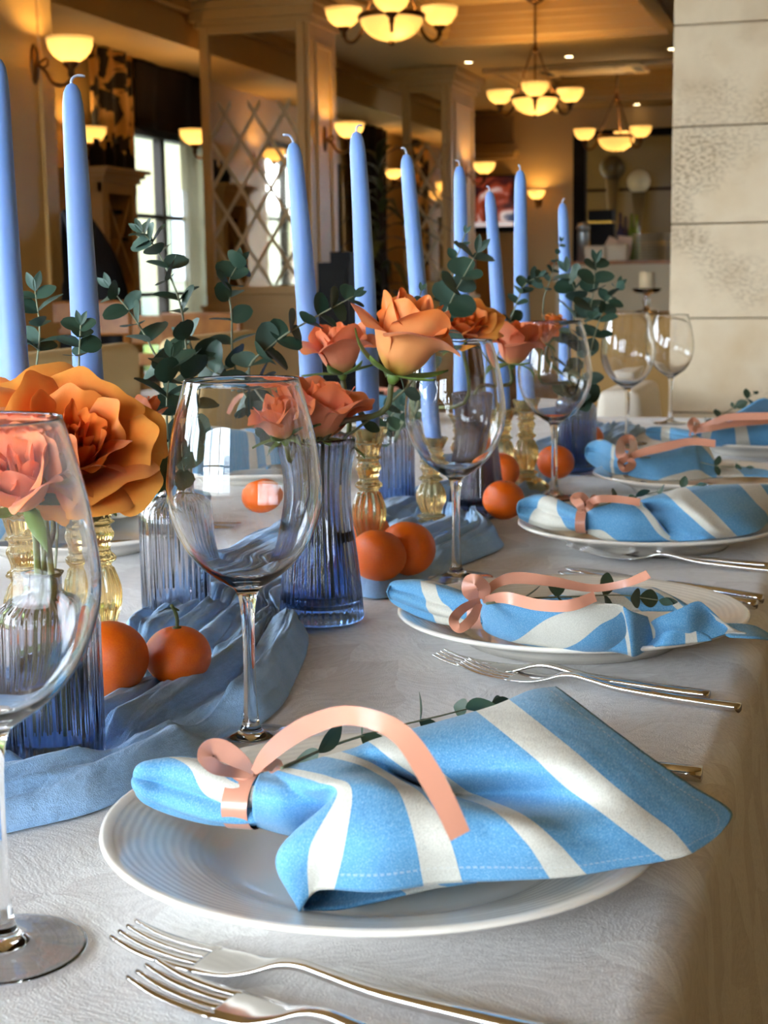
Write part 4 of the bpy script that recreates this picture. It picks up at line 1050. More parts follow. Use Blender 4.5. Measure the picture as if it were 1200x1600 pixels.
class Cloth:
    def __init__(s): s.V = []; s.F = []; s.S = []; s.A = []; s.B = []
    def grid(s, ctrl, nu, nv, hem=0):
        """ctrl[col][row] = (px, py, z, stripe) as seen in the photograph, z above the table"""
        cc = [[(*P(a, b, z), st) for a, b, z, st in col] for col in ctrl]
        return s.raw(cc, nu, nv, hem)
    def raw(s, cc, nu, nv, hem=0):
        g = patch(cc, nu, nv); n = len(s.V)
        for col in g:
            for r in col: s.V.append(Vector(r[:3])); s.S.append(float(r[3]))
        for i in range(nu):
            for j in range(nv): s.A.append(i / (nu - 1) * hem); s.B.append(j / (nv - 1) * hem)
        s.F += [[i + n for i in f] for f in gridfaces(nu, nv)]
    def knob(s, cs, waist_s, nu=36, nv=70, seed=1):
        """gathered end of the napkin: cs = list of (px, py_top, py_bottom, z_bottom, stripe top, stripe bottom)"""
        rng = random.Random(seed); cc = []; ph = [rng.random() * 6 for _ in range(4)]
        for i, (px, yt, yb, zb, s0, s1) in enumerate(cs):
            c = P(px, (yt + yb) / 2, zb + .012); dep = (c - CAM).dot(FWD); h = (yb - yt) / 2 * dep / FPX
            col = []
            for k in range(29):
                a = 2 * PI * k / 28 + PI / 2      # starts at the top, goes over the near side
                wob = 1 + .08 * math.sin(3 * a + ph[0] + i * .3) + .05 * math.sin(5 * a + ph[1] - i * .4) - .30 * math.exp(-((a - PI * (.80 + .03 * i)) / .22) ** 2) - .14 * math.exp(-((a - PI * 1.25) / .2) ** 2)
                off = Vector((0, 1, 0)) * (math.cos(a) * h * 1.25 * wob) + Vector((0, 0, 1)) * (math.sin(a) * h * .95 * wob)
                kk = k / 28; kk = (kk * 2 if kk < .5 else 2 - kk * 2) ** .6
                q = c + off; col.append((q.x, q.y, q.z, s0 + (s1 - s0) * kk))
            cc.append(col)
        s.raw(cc, nu, nv)
    def roll(s, cols, nu=50, nv=30, back=.03):
        """folded roll: cols of (xt, yt, zt, xb, yb, zb, stripe top, stripe bottom)"""
        cc = []
        for xt, yt, zt, xb, yb, zb, sa, sb in cols:
            t = P(xt, yt, zt); b = P(xb, yb, zb); up = Vector((0, 0, 1)); out = Vector((0, -1, 0)); h = max(.004, t.z - b.z)
            m = t.lerp(b, .45) + up * h * .16 + out * h * .25
            bk = t + Vector((0, back * .7, -h * .55)); bb = Vector((t.x, t.y + back, b.z))
            cc.append([(*bb, sa + (sa - sb) * .7), (*bk, sa + (sa - sb) * .35), (*t, sa), (*(t.lerp(b, .16) + up * h * .1 + out * h * .1), sa + (sb - sa) * .18), (*m, sa + (sb - sa) * .45), (*(t.lerp(b, .78) + out * h * .16), sa + (sb - sa) * .75), (*b, sb), (*(b + Vector((0, .015, -.001))), sb + (sb - sa) * .2)])
        s.raw(cc, nu, nv)
    def build(s, root):
        o = mesh('linen', s.V, s.F, LINEN, root, attrs={'stripe': s.S, 'hem_u': s.A, 'hem_v': s.B}, local=False)
        solid(o, .0013, 0); return o
def napkin_root(q, label):
    return empty('napkin', (q.x, q.y, TZ), 0, label, 'napkin', 'blue and white striped napkins')
def tie(root):
    for c in root.children:
        if c.name.startswith('ribbon_band'): return c
    return root
def ribbon(root, pts, tilt=0.0, name='ribbon', n=None, twist=None):
    """satin ribbon along pixels (px, py, z, half width in px)"""
    n = n or len(pts) * 8; root = tie(root)
    C = crom([(*P(a, b, z), w_) for a, b, z, w_ in pts], n); V = []
    for i, c in enumerate(C):
        c0 = Vector(c[:3]); t = Vector(C[min(i + 1, n - 1)][:3]) - Vector(C[max(i - 1, 0)][:3])
        dep = (c0 - CAM).dot(FWD)
        tv = Vector((t.dot(RGT), t.dot(UP))); tv = tv.normalized() if tv.length > 1e-9 else Vector((1, 0))
        pr = RGT * (-tv.y) + UP * tv.x + FWD * tilt
        w_ = c[3] * dep / FPX
        for k in (-1, 0, 1): V.append(c0 + pr * (w_ * k))
    o = mesh(name, V, gridfaces(n, 3), SATIN, root, local=False); solid(o, .0003, 0, False); return o
def loop3(root, a, b, spread, w_, name='bow_loop', drop=0.):
    """bow loop from knot a out to b (world points), opened by spread, w_ wide"""
    a = Vector(a); b = Vector(b); v = b - a; side = Vector((0, 0, 1)); wd = v.cross(side).normalized()
    pts = [a, a + v * .45 + side * spread, a + v * .9 + side * spread * .9, b + side * drop, a + v * .85 - side * spread * .5 + side * drop, a + v * .4 - side * spread * .35, a]
    C = crom([tuple(p) for p in pts], 40); V = []
    for c in C:
        for k in (-1, -.33, .33, 1): V.append(Vector(c) + wd * (w_ * k))
    o = mesh(name, V, gridfaces(40, 4), SATIN, root, local=False); solid(o, .0004, 0); return o
def band(root, px, yt, yb, zb, w_):
    """ribbon band round the gathered waist"""
    c = P(px, (yt + yb) / 2, zb + .012); dep = (c - CAM).dot(FWD); h = (yb - yt) / 2 * dep / FPX + .0016
    V = []; n = 33
    for k in range(n):
        a = 2 * PI * k / (n - 1)
        for j in (-1, -.4, .4, 1):
            V.append(c + Vector((j * w_, math.cos(a) * h * 1.22 + .1 * j * w_, math.sin(a) * h * .97)))
    o = mesh('ribbon_band', V, gridfaces(n, 4), SATIN, root, local=False); solid(o, .0003, 0, False)
    k = MB().lathe([(.0005, -.004), (.004, -.0035), (.0052, 0), (.004, .0035), (.0005, .004)], 10).build('knot', SATIN, o)
    q = c + Vector((0, -.002, h * .95)); k.location = basis(root).inverted() @ q
    return c, h

# ---- 1: the large fanned napkin in front
n1 = napkin_root(PLATE_POS[0], 'large fanned napkin on the nearest plate, striped blue and white')
cl = Cloth()
cl.knob([(213, 1206, 1226, .030, 4.5, 4.5), (222, 1192, 1242, .029, 4.55, 4.5), (240, 1185, 1254, .028, 4.75, 4.5), (275, 1180, 1268, .026, 4.93, 4.5), (318, 1188, 1281, .026, 5.05, 4.5), (350, 1202, 1288, .026, 5.35, 4.5), (385, 1212, 1290, .026, 5.5, 4.5), (425, 1215, 1288, .026, 5.5, 4.5)], 4.5)
S = lambda st, pts: [(a, b, z, st) for a, b, z in pts]
cl.grid([
    S(4.5, [(408, 1222, .030), (408, 1210, .048), (403, 1217, .054), (398, 1232, .053), (396, 1248, .050), (396, 1272, .040), (402, 1291, .026)]),
    S(4.4, [(418, 1218, .030), (416, 1208, .050), (425, 1222, .056), (434, 1240, .055), (440, 1260, .050), (448, 1286, .038), (460, 1305, .022)]),
    S(4.4, [(426, 1215, .030), (422, 1206, .051), (442, 1221, .057), (468, 1238, .056), (508, 1256, .050), (505, 1282, .034), (520, 1300, .016)]),
    S(4.42, [(430, 1212, .030), (426, 1205, .052), (455, 1217, .060), (488, 1231, .061), (522, 1246, .060), (434, 1336, .040), (470, 1420, .013)]),
    S(4.0, [(436, 1208, .030), (432, 1203, .053), (470, 1211, .062), (506, 1221, .064), (536, 1238, .064), (516, 1318, .049), (498, 1390, .026)]),
    S(3.5, [(480, 1200, .030), (470, 1194, .055), (520, 1200, .064), (552, 1210, .064), (588, 1232, .066), (592, 1310, .053), (592, 1393, .028)]),
    S(3.0, [(530, 1187, .030), (522, 1180, .058), (565, 1193, .062), (602, 1212, .058), (640, 1242, .064), (672, 1305, .053), (692, 1379, .028)]),
    S(2.5, [(565, 1177, .030), (558, 1170, .062), (608, 1197, .057), (655, 1230, .043), (715, 1254, .060), (765, 1310, .051), (792, 1375, .030)]),
    S(2.0, [(602, 1165, .030), (593, 1157, .066), (662, 1207, .057), (718, 1243, .043), (792, 1272, .057), (850, 1322, .047), (888, 1369, .030)]),
    S(1.5, [(692, 1141, .030), (683, 1133, .070), (762, 1193, .064), (818, 1240, .050), (878, 1280, .052), (930, 1318, .043), (976, 1355, .030)]),
    S(1.0, [(786, 1115, .030), (775, 1107, .074), (866, 1180, .071), (926, 1232, .060), (980, 1275, .051), (1025, 1308, .041), (1064, 1339, .030)]),
    S(.62, [(842, 1090, .034), (832, 1083, .076), (920, 1152, .073), (982, 1204, .063), (1035, 1245, .052), (1085, 1282, .041), (1096, 1324, .030)]),
    S(.38, [(882, 1088, .036), (872, 1076, .074), (955, 1139, .072), (1020, 1187, .062), (1078, 1227, .050), (1141, 1268, .036), (1125, 1302, .031)]),
], 120, 70, 1)
cl.grid([S(4.3, [(470, 1330, .030), (476, 1400, .014), (474, 1421, .012)]), S(4.3, [(520, 1335, .026), (525, 1398, .013), (530, 1420, .0115)]), S(4.3, [(570, 1340, .024), (580, 1388, .014), (590, 1408, .012)]), S(4.0, [(640, 1345, .024), (650, 1380, .016), (670, 1390, .014)]), S(3.6, [(700, 1345, .024), (720, 1372, .020), (745, 1378, .018)])], 26, 10)
cl.build(n1)
band(n1, 386, 1211, 1289, .026, .0062)
ribbon(n1, [(397, 1206, .060, 6), (415, 1183, .070, 12), (440, 1160, .083, 15), (480, 1135, .098, 16), (535, 1118, .109, 15), (590, 1127, .111, 15), (632, 1153, .108, 17), (668, 1205, .100, 19), (697, 1258, .090, 18), (719, 1306, .080, 17)], .25, 'ribbon_tail')
ribbon(n1, [(396, 1207, .058, 5), (376, 1190, .066, 14), (350, 1174, .072, 19), (330, 1172, .073, 18), (322, 1184, .070, 12), (338, 1200, .064, 10), (368, 1207, .058, 8), (396, 1210, .056, 5)], .55, 'bow_loop')
ribbon(n1, [(396, 1206, .058, 5), (412, 1196, .062, 9), (432, 1196, .060, 10), (420, 1205, .056, 7)], .4, 'bow_loop')

# ---- 2: the rolled napkin with trailing ribbon
n2 = napkin_root(PLATE_POS[1], 'rolled napkin on the second plate with long peach ribbon tails')
cl = Cloth()
cl.knob([(607, 918, 930, .030, 2.5, 2.5), (616, 907, 941, .028, 2.5, 2.5), (645, 904, 956, .026, 2.3, 2.4), (668, 906, 965, .026, 1.95, 2.4), (695, 914, 972, .026, 1.6, 2.1), (730, 926, 976, .026, 1.5, 1.95), (760, 934, 980, .026, 1.5, 1.9)], 1.5, seed=2)
cl.roll([(752, 932, .052, 755, 981, .026, 1.45, 1.38), (768, 938, .056, 766, 990, .024, 1.45, 1.30), (800, 942, .060, 800, 1002, .024, 1.42, 1.14), (850, 944, .062, 850, 1010, .024, 1.38, .94), (905, 946, .063, 900, 1016, .024, 1.25, .72), (945, 946, .063, 935, 1017, .024, 1.10, .60), (969, 948, .062, 965, 1016, .022, .98, .55), (985, 958, .057, 1003, 1012, .020, .55, .55), (1012, 966, .048, 1012, 1006, .022, .5, .5)], 70, 40)
cl.grid([S(1.0, [(1008, 985, .026), (1014, 990, .024), (1000, 1006, .022)]), S(.8, [(1022, 968, .044), (1030, 985, .036), (1030, 1006, .024)]), S(.5, [(1060, 952, .052), (1075, 975, .042), (1070, 1004, .026)]), S(.45, [(1092, 940, .056), (1110, 965, .042), (1105, 1000, .028)]), S(.1, [(1112, 958, .046), (1140, 982, .034), (1138, 990, .031)]), S(0, [(1120, 970, .04), (1152, 986, .031), (1166, 990, .030)])], 40, 24)
cl.grid([S(.5, [(1005, 995, .022), (1012, 1000, .023), (1010, 1011, .024)]), S(.5, [(1040, 985, .036), (1042, 990, .035), (1040, 1009, .026)]), S(.1, [(1075, 978, .038), (1078, 985, .036), (1080, 1005, .027)]), S(.5, [(1105, 990, .03), (1108, 995, .03), (1112, 1001, .028)])], 24, 14)
cl.grid([S(1.0, [(800, 948, .03), (815, 945, .034), (840, 960, .03)]), S(.8, [(850, 935, .034), (870, 935, .040), (900, 955, .03)]), S(1.0, [(880, 924, .036), (940, 930, .042), (980, 955, .03)]), S(.6, [(950, 920, .038), (1000, 928, .042), (1030, 955, .032)]), S(.9, [(1010, 918, .040), (1040, 930, .042), (1070, 955, .034)]), S(.5, [(1025, 920, .040), (1065, 940, .038), (1090, 960, .034)])], 40, 18)
cl.grid([S(.5, [(1090, 975, .034), (1120, 985, .031), (1140, 995, .030)]), S(.5, [(1150, 975, .032), (1170, 985, .029), (1190, 998, .026)]), S(.5, [(1180, 978, .028), (1200, 990, .020), (1214, 1002, .012)])], 16, 12)
cl.build(n2)
band(n2, 748, 930, 980, .026, .005)
ribbon(n2, [(752, 934, .056, 5), (775, 912, .064, 7), (806, 903, .068, 9), (860, 908, .066, 8), (925, 919, .060, 6), (975, 912, .064, 6), (1000, 903, .070, 7), (1013, 897, .074, 7)], .3, 'ribbon_tail')
ribbon(n2, [(754, 938, .056, 5), (790, 934, .066, 9), (840, 945, .066, 9), (890, 946, .068, 9), (930, 932, .072, 8)], .3, 'ribbon_tail')
ribbon(n2, [(750, 937, .056, 6), (735, 925, .064, 12), (733, 908, .072, 9), (745, 906, .074, 8), (757, 920, .066, 10), (753, 936, .058, 6)], .4, 'bow_loop')
ribbon(n2, [(750, 938, .058, 5), (725, 950, .058, 7), (709, 968, .054, 8), (718, 982, .050, 7), (738, 966, .054, 8), (750, 942, .056, 5)], .4, 'bow_loop')

# ---- 3
n3 = napkin_root(PLATE_POS[2], 'fanned napkin on the third plate with a small peach bow')
cl = Cloth()
cl.knob([(809, 790, 800, .030, 3.4, 3.4), (815, 780, 810, .028, 3.4, 3.3), (840, 772, 822, .026, 3.4, 3.0), (862, 777, 829, .026, 3.02, 2.9), (885, 788, 830, .026, 2.6, 2.95), (905, 797, 830, .026, 2.5, 2.8), (918, 800, 830, .026, 2.5, 2.7)], 2.5, seed=3)
cl.roll([(914, 797, .050, 914, 830, .026, 2.5, 2.9), (930, 792, .054, 925, 836, .024, 2.4, 3.0), (950, 788, .056, 948, 843, .022, 2.4, 3.0), (980, 786, .058, 985, 846, .022, 2.15, 2.7), (1000, 786, .058, 1020, 846, .022, 1.9, 2.5), (1006, 792, .055, 1045, 845, .022, 1.6, 2.2), (1004, 797, .050, 1058, 845, .022, 1.4, 1.9)], 56, 34)
cl.grid([S(1.5, [(990, 800, .03), (1002, 792, .046), (1012, 812, .036), (1040, 838, .026), (1060, 846, .023)]), S(1.5, [(1000, 795, .03), (1004, 782, .060), (1030, 800, .048), (1062, 830, .032), (1090, 844, .026)]), S(1.1, [(1040, 788, .03), (1042, 770, .066), (1078, 800, .054), (1110, 828, .038), (1124, 840, .028)]), S(.9, [(1070, 780, .03), (1065, 763, .068), (1105, 798, .054), (1132, 825, .038), (1146, 838, .028)]), S(.5, [(1110, 778, .03), (1108, 759, .068), (1150, 795, .052), (1172, 818, .038), (1184, 830, .030)]), S(.1, [(1165, 775, .03), (1160, 757, .066), (1185, 785, .050), (1200, 800, .038), (1203, 812, .030)]), S(-.3, [(1200, 775, .03), (1200, 757, .062), (1212, 775, .050), (1222, 790, .038), (1226, 800, .030)])], 60, 40)
cl.build(n3)
band(n3, 910, 799, 831, .026, .005)
ribbon(n3, [(912, 800, .054, 4), (918, 788, .060, 5), (935, 780, .066, 6), (965, 780, .066, 6), (1000, 785, .064, 6)], .3, 'ribbon_tail')
ribbon(n3, [(911, 800, .054, 4), (905, 788, .062, 7), (898, 779, .066, 7), (908, 775, .068, 6), (916, 784, .062, 6), (912, 799, .055, 4)], .4, 'bow_loop')
ribbon(n3, [(912, 800, .054, 3), (922, 790, .060, 5), (928, 778, .064, 5), (934, 784, .060, 4), (914, 799, .055, 3)], .4, 'bow_loop')

# ---- 4
n4 = napkin_root(PLATE_POS[3], 'rolled napkin on the fourth plate with looped peach bow')
cl = Cloth()
cl.knob([(915, 700, 712, .030, 2.5, 2.5), (922, 692, 722, .028, 2.5, 2.5), (938, 688, 732, .026, 2.03, 2.5), (952, 692, 738, .026, 2.4, 2.5), (968, 702, 741, .026, 1.6, 1.6), (984, 706, 742, .026, 1.5, 1.5)], 1.5, seed=4)
cl.roll([(980, 704, .050, 982, 742, .024, 1.5, 1.5), (1000, 706, .052, 1000, 747, .022, 1.5, 1.6), (1030, 699, .056, 1030, 750, .022, 1.5, 1.85), (1062, 690, .062, 1062, 750, .022, 1.45, 1.95), (1078, 683, .066, 1095, 748, .022, 1.2, 2.05), (1083, 682, .066, 1106, 746, .022, .95, 1.95), (1098, 686, .062, 1128, 744, .022, .55, 1.5), (1094, 690, .058, 1124, 744, .022, .5, 1.5)], 56, 34)
cl.grid([S(.9, [(1125, 738, .026), (1120, 744, .024)]), S(1.1, [(1130, 728, .030), (1150, 744, .025)]), S(.6, [(1165, 730, .032), (1175, 744, .026)]), S(.5, [(1200, 735, .032), (1215, 746, .026)])], 20, 8)
cl.build(n4)
band(n4, 982, 706, 743, .024, .005)
ribbon(n4, [(982, 716, .052, 4), (1000, 708, .058, 6), (1040, 698, .066, 7), (1080, 690, .072, 6), (1118, 693, .070, 6)], .3, 'ribbon_tail')
ribbon(n4, [(982, 716, .052, 5), (970, 710, .056, 8), (972, 690, .066, 7), (986, 686, .068, 7), (990, 702, .060, 8), (982, 716, .054, 5)], .4, 'bow_loop')
ribbon(n4, [(982, 716, .054, 4), (970, 722, .050, 6), (975, 732, .046, 6), (988, 726, .048, 6), (983, 716, .054, 4)], .4, 'bow_loop')

# ---- 5
n5 = napkin_root(PLATE_POS[4], 'farthest striped napkin, in front of the stone wall')
cl = Cloth()
cl.knob([(1010, 670, 680, .028, 2.5, 2.5), (1020, 667, 686, .026, 2.4, 2.4), (1042, 667, 690, .024, 2.0, 2.0), (1060, 670, 692, .024, 1.5, 1.6), (1078, 673, 692, .024, 1.5, 1.5), (1086, 674, 692, .024, 1.5, 1.5)], 1.5, seed=5)
cl.roll([(1082, 672, .048, 1084, 692, .024, 1.5, 1.5), (1095, 668, .052, 1098, 695, .022, 1.3, 1.02), (1120, 664, .056, 1125, 697, .022, .8, .5), (1145, 660, .060, 1165, 697, .022, .15, -.05), (1180, 656, .062, 1195, 697, .022, -.4, -.4), (1215, 655, .062, 1230, 697, .022, -.6, -.6)], 50, 24)
cl.grid([S(.5, [(1110, 665, .04), (1125, 664, .05), (1130, 672, .04)]), S(.5, [(1150, 645, .075), (1165, 655, .065), (1170, 668, .05)]), S(.5, [(1190, 623, .10), (1205, 645, .075), (1210, 662, .05)]), S(.5, [(1215, 630, .09), (1230, 650, .07), (1235, 664, .05)])], 24, 16)
cl.build(n5)
band(n5, 1083, 673, 692, .024, .005)
ribbon(n5, [(1083, 674, .052, 4), (1110, 669, .058, 5), (1150, 662, .064, 5), (1205, 656, .068, 6)], .3, 'ribbon_tail')
ribbon(n5, [(1084, 670, .054, 4), (1110, 662, .064, 5), (1140, 652, .074, 6), (1205, 650, .078, 6)], .3, 'ribbon_tail')
ribbon(n5, [(1083, 674, .052, 4), (1079, 664, .060, 5), (1083, 656, .066, 4), (1090, 662, .062, 5), (1084, 674, .054, 4)], .4, 'bow_loop')

# ---- napkins across the table: turned copies
for q, src, lb in zip(LEFT_POS, (n3, n1, n3), ('napkin across the table, seen between candlestick and clear vase', 'napkin across the table, seen through the central wine glass', 'napkin across the table hidden behind the waisted vase')):
    c = copy_tree(src); c.location = (q.x, q.y, TZ); c.rotation_euler = (0, 0, PI + .15); c['label'] = lb
# ================================================================== BACKGROUND FURNISHINGS
# damask curtain, dark valance and sheer at the window
def curtain(name, x, y0, y1, z0, z1, mat, label, folds, amp=.035, cat='curtain', n=60):
    V = []; m = 8
    for i in range(n):
        t = i / (n - 1); y = y0 + (y1 - y0) * t
        for j in range(m):
            v = j / (m - 1); a = amp * (.7 + .3 * v)
            V.append((x + a * math.sin(t * folds * 2 * PI) + .3 * a * math.sin(t * folds * 4.7 * PI + 2 * v), y + .01 * math.sin(5 * v + t * 9), z1 + (z0 - z1) * v))
    o = mesh(name, V, gridfaces(n, m), mat); solid(o, .004, 0); return tag(o, label, cat)
def damask_curtain():
    g = NT('black and gold damask'); tc = g.n('TexCoord'); mp = g.n('Mapping'); mp.inputs['Scale'].default_value = (0, 3.4, 2.6); g.l(tc.outputs['Object'], mp.inputs['Vector'])
    n = g.n('TexNoise', Scale=1.5, Detail=3., Distortion=1.6); g.l(mp.outputs[0], n.inputs['Vector'])
    g.l(g.ramp(n.outputs['Fac'], [(.50, (.006, .004, .003)), (.53, srgb(206, 160, 92))]), g.b.inputs['Base Color']); g.b.inputs['Roughness'].default_value = .6; return g.m
yw = PX(205, 300, XL).y
curtain('curtain', XL + .09, PX(141, 180, XL + .09).y, PX(208, 180, XL + .09).y, .1, ZS - .01, damask_curtain(), 'black and gold damask curtain beside the bright window', 3)
DARKCLOTH = pbr('dark brown blind cloth', srgb(26, 17, 10), .9, vary=(3, srgb(38, 26, 16), .4, .7), spec=.1)
curtain('blind', XL + .06, yw - .03, WINS[3][1] + .5, 1.98, ZS - .01, DARKCLOTH, 'dark blind gathered across the top of the window', 5, .02, 'blind')
curtain('sheer_curtain', XL + .10, PX(283, 300, XL + .1).y, WINS[3][1] + .1, .1, 1.99, SHEER, 'thin sheer curtain over the right half of the window', 7, .025)
curtain('curtain', XL + .10, 13.3, 14.3, .1, ZS - .01, DARKCLOTH, 'dark curtain behind the tall potted plant', 4)

# wine rack
rx = -3.93; ra, rb = PX(163, 380, rx).y, PX(216, 380, rx).y; rzt = PX(163, 283, rx).z
RACKW = pbr('rack wood', srgb(176, 138, 76), .5)
rk = empty('wine_rack', (rx, ra, 0), 0, 'cream wooden wine rack with crossed shelves beside the window', 'wine rack')
dpt, wl = .32, rb - ra
MB().box((-dpt, 0, 0), (0, .03, rzt)).build('side_panel', RACKW, rk, False); MB().box((-dpt, wl - .03, 0), (0, wl, rzt)).build('side_panel', RACKW, rk, False)
MB().box((-dpt, .03, 0), (-dpt + .02, wl - .03, rzt)).build('back_panel', DARKW, rk, False)
MB().box((-.03, .0, rzt - .06), (.004, wl, rzt)).box((-.03, .03, 0), (.002, .07, rzt - .06)).box((-.03, wl - .07, 0), (.002, wl - .03, rzt - .06)).build('face_frame', RACKW, rk, False)
for o_, z0, z1 in ((.02, rzt, rzt + .03), (.04, rzt + .03, rzt + .055), (.065, rzt + .055, rzt + .075)):
    MB().box((-dpt, -o_, z0), (o_, wl + o_, z1)).build('cornice', RACKW, rk, False)
mod = (rzt - .08) / 3; BOTTLE_G = pbr('dark bottle glass', (.01, .012, .008), .08)
_b = MB().lathe([(.001, 0), (.036, 0), (.037, .004), (.037, .18), (.03, .205), (.014, .225), (.0135, .28), (.015, .285), (.001, .285)], 16).build('wine_bottle', BOTTLE_G); BTL = _b.data; bpy.data.objects.remove(_b)
nb = 0
for k in range(3):
    z0 = .02 + k * mod; z1 = z0 + mod
    for a, b in (((.05, z0), (wl - .05, z1)), ((.05, z1), (wl - .05, z0))):
        A = Vector((0, a[0], a[1])); B = Vector((0, b[0], b[1])); d = (B - A); nn = Vector((0, -d.z, d.y)).normalized() * .009
        x0, x1 = -dpt + .02, -.005
        V = []
        for x in (x0, x1):
            for q in (A - nn, A + nn, B + nn, B - nn): V.append((x, q.y, q.z))
        mesh('divider', V, [[0, 1, 2, 3], [7, 6, 5, 4], [0, 4, 5, 1], [1, 5, 6, 2], [2, 6, 7, 3], [3, 7, 4, 0]], RACKW, rk, False)
    zc = (z0 + z1) / 2
    for (y_, z_) in ((wl / 2, zc - .16), (wl / 2 - .05, zc + .15), (wl / 2 + .05, zc + .15), (.10, zc), (wl - .10, zc)):
        nb += 1; o = bpy.data.objects.new('wine_bottle', BTL); COL.objects.link(o); o.location = (rx - .30, ra + y_, z_); o.rotation_euler = (0, PI / 2, 0)
        tag(o, 'dark wine bottle lying in the crossed wine rack', 'bottle', 'bottles in the wine rack')
for i, (px, top, r) in enumerate(((153, 217, .045), (172, 222, .035), (186, 226, .04), (202, 232, .035))):
    q = PX(px, 283, rx - .1); zt = PX(px, top, rx - .1).z - (rzt + .075)
    o = MB().lathe([(.001, 0), (r * .9, 0), (r, .01), (r, zt * .55), (r * .8, zt * .68), (r * .42, zt * .78), (r * .4, zt * .95), (r * .46, zt), (.001, zt)], 18).build('bottle', BLACK, None, loc=(q.x, q.y, rzt + .0755))
    tag(o, ('leftmost', 'second', 'third', 'rightmost')[i] + ' of four dark bottles standing on top of the wine rack', 'bottle', 'dark bottles on the rack top')

# chairs -----------------------------------------------------------------------------
def wood_chair(loc, rz, mat, label, H=.88, solidback=False):
    """plain dining chair, back along local y at x=-0.2"""
    r = empty('dining_chair', loc, rz, label, 'chair', 'dining chairs around the room')
    bev(MB().box((-.2, -.21, .43), (.22, .21, .47)).build('seat', mat, r, False), .008)
    for sx in (-.19, .2):
        for sy in (-.19, .19): MB().tube([(sx, sy, 0), (sx, sy, .44 if sx > 0 else H)], .018, 8).build('leg', mat, r)
    if solidback: bev(MB().box((-.215, -.2, .55), (-.175, .2, H)).build('backrest', mat, r, False), .012)
    else:
        bev(MB().box((-.212, -.21, H - .14), (-.178, .21, H)).build('backrest', mat, r, False), .01)
        MB().box((-.205, -.18, .62), (-.185, .18, .68)).build('back_rail', mat, r, False)
    return r
q = D(246, 520, 7.6); wood_chair((q.x, q.y, 0), math.radians(75), WOOD, 'honey wood chair in front of the window, partly behind eucalyptus', 1.035 - 55 / 2400 * 7.6)
q = D(352, 520, 7.0); wood_chair((q.x, q.y, 0), math.radians(80), WOOD, 'honey wood chair at the foot of the mirrored column', 1.035 - 52 / 2400 * 7.0)
dz_ = 6.3
oc = [D(a, b, dz_) for a, b in ((112, 330), (132, 333), (145, 345), (160, 364), (176, 392), (188, 422), (197, 455), (202, 490), (204, 545), (206, 640), (208, 720))]
cv = []
for i, q in enumerate(oc):
    for j in range(10):
        t = j / 9; e = D(96, 330 + (720 - 330) * i / 10, dz_); p_ = q.lerp(e, t); cv.append(p_ + FWD * (.03 * math.sin(t * 9 + i * .4)))
o = mesh('draped_cloth', cv, gridfaces(len(oc), 10), BLACK); solid(o, .02, 0); tag(o, 'black cloth draped over a chair beside the wine rack', 'cloth')
q = D(150, 520, 6.42); wood_chair((q.x, q.y, 0), math.radians(100), WOOD, 'wooden chair under the black draped cloth by the wine rack', .95)
COVER = pbr('cream chair cover', srgb(208, 182, 132), .75, bump=(40, .15, .004))
def covered_chair(loc, rz, label, H=.912):
    r = empty('covered_chair', loc, rz, label, 'chair', 'cream covered chairs on the far side of the table')
    o = MB().box((-.03, -.23, .44), (.03, .23, H)).build('back_cover', COVER, r, False); bev(o, .022, 4); o.data.polygons.foreach_set('use_smooth', [True] * 6)
    o = MB().box((.0, -.225, .40), (.25, .225, .47)).build('seat_cover', COVER, r, False); bev(o, .02, 3)
    V = []
    ring = [(-.03, -.225), (.25, -.225), (.25, .225), (-.03, .225)]
    pts = []
    for k in range(4):
        a, b = ring[k], ring[(k + 1) % 4]
        for t in range(10): pts.append((a[0] + (b[0] - a[0]) * t / 10, a[1] + (b[1] - a[1]) * t / 10))
    for z in (.41, .2, .015):
        for i, (x, y) in enumerate(pts):
            k = 1 + (.41 - z) * .18 * (.5 + .5 * math.sin(i * 1.9)); V.append(((x - .11) * k + .11, y * k, z))
    F = [[j * 40 + i, j * 40 + (i + 1) % 40, (j + 1) * 40 + (i + 1) % 40, (j + 1) * 40 + i] for j in range(2) for i in range(40)]
    mesh('skirt', V, F, COVER, r)
    return r
covered_chair((-1.36, 2.52, 0), 0, 'cream covered chair across the table, behind the eucalyptus and second candle')
covered_chair((-1.36, 3.17, 0), 0, 'cream covered chair across the table, farther along behind the roses')
covered_chair((-1.36, 1.85, 0), 0, 'cream covered chair across the table, behind the large orange rose')

# black cabinet, potted plant ---------------------------------------------------------
q0 = D(497, 460, 8.3); q1 = D(547, 460, 8.3)
cb = empty('black_cabinet', (q0.x, q0.y, 0), YAW * .0, 'black cabinet with a stepped top against the mirrored column', 'cabinet')
zc1, zc2 = 1.035 + (430 - 409) / 2400 * 8.3, 1.035 + (430 - 393) / 2400 * 8.3
wcb = (q1 - q0).length
MB().box((0, 0, .06), (wcb, .3, zc1)).build('body', BLACK, cb, False)
MB().box((wcb * .38, .02, zc1), (wcb, .3, zc2)).build('upper_box', BLACK, cb, False)
MB().box((.02, .02, 0), (wcb - .02, .28, .06)).build('plinth', DARKW, cb, False)
MB().box((.015, -.008, .10), (wcb - .015, 0, zc1 - .04)).build('door', pbr('black door', (.008, .007, .006), .6, spec=.2), cb, False)

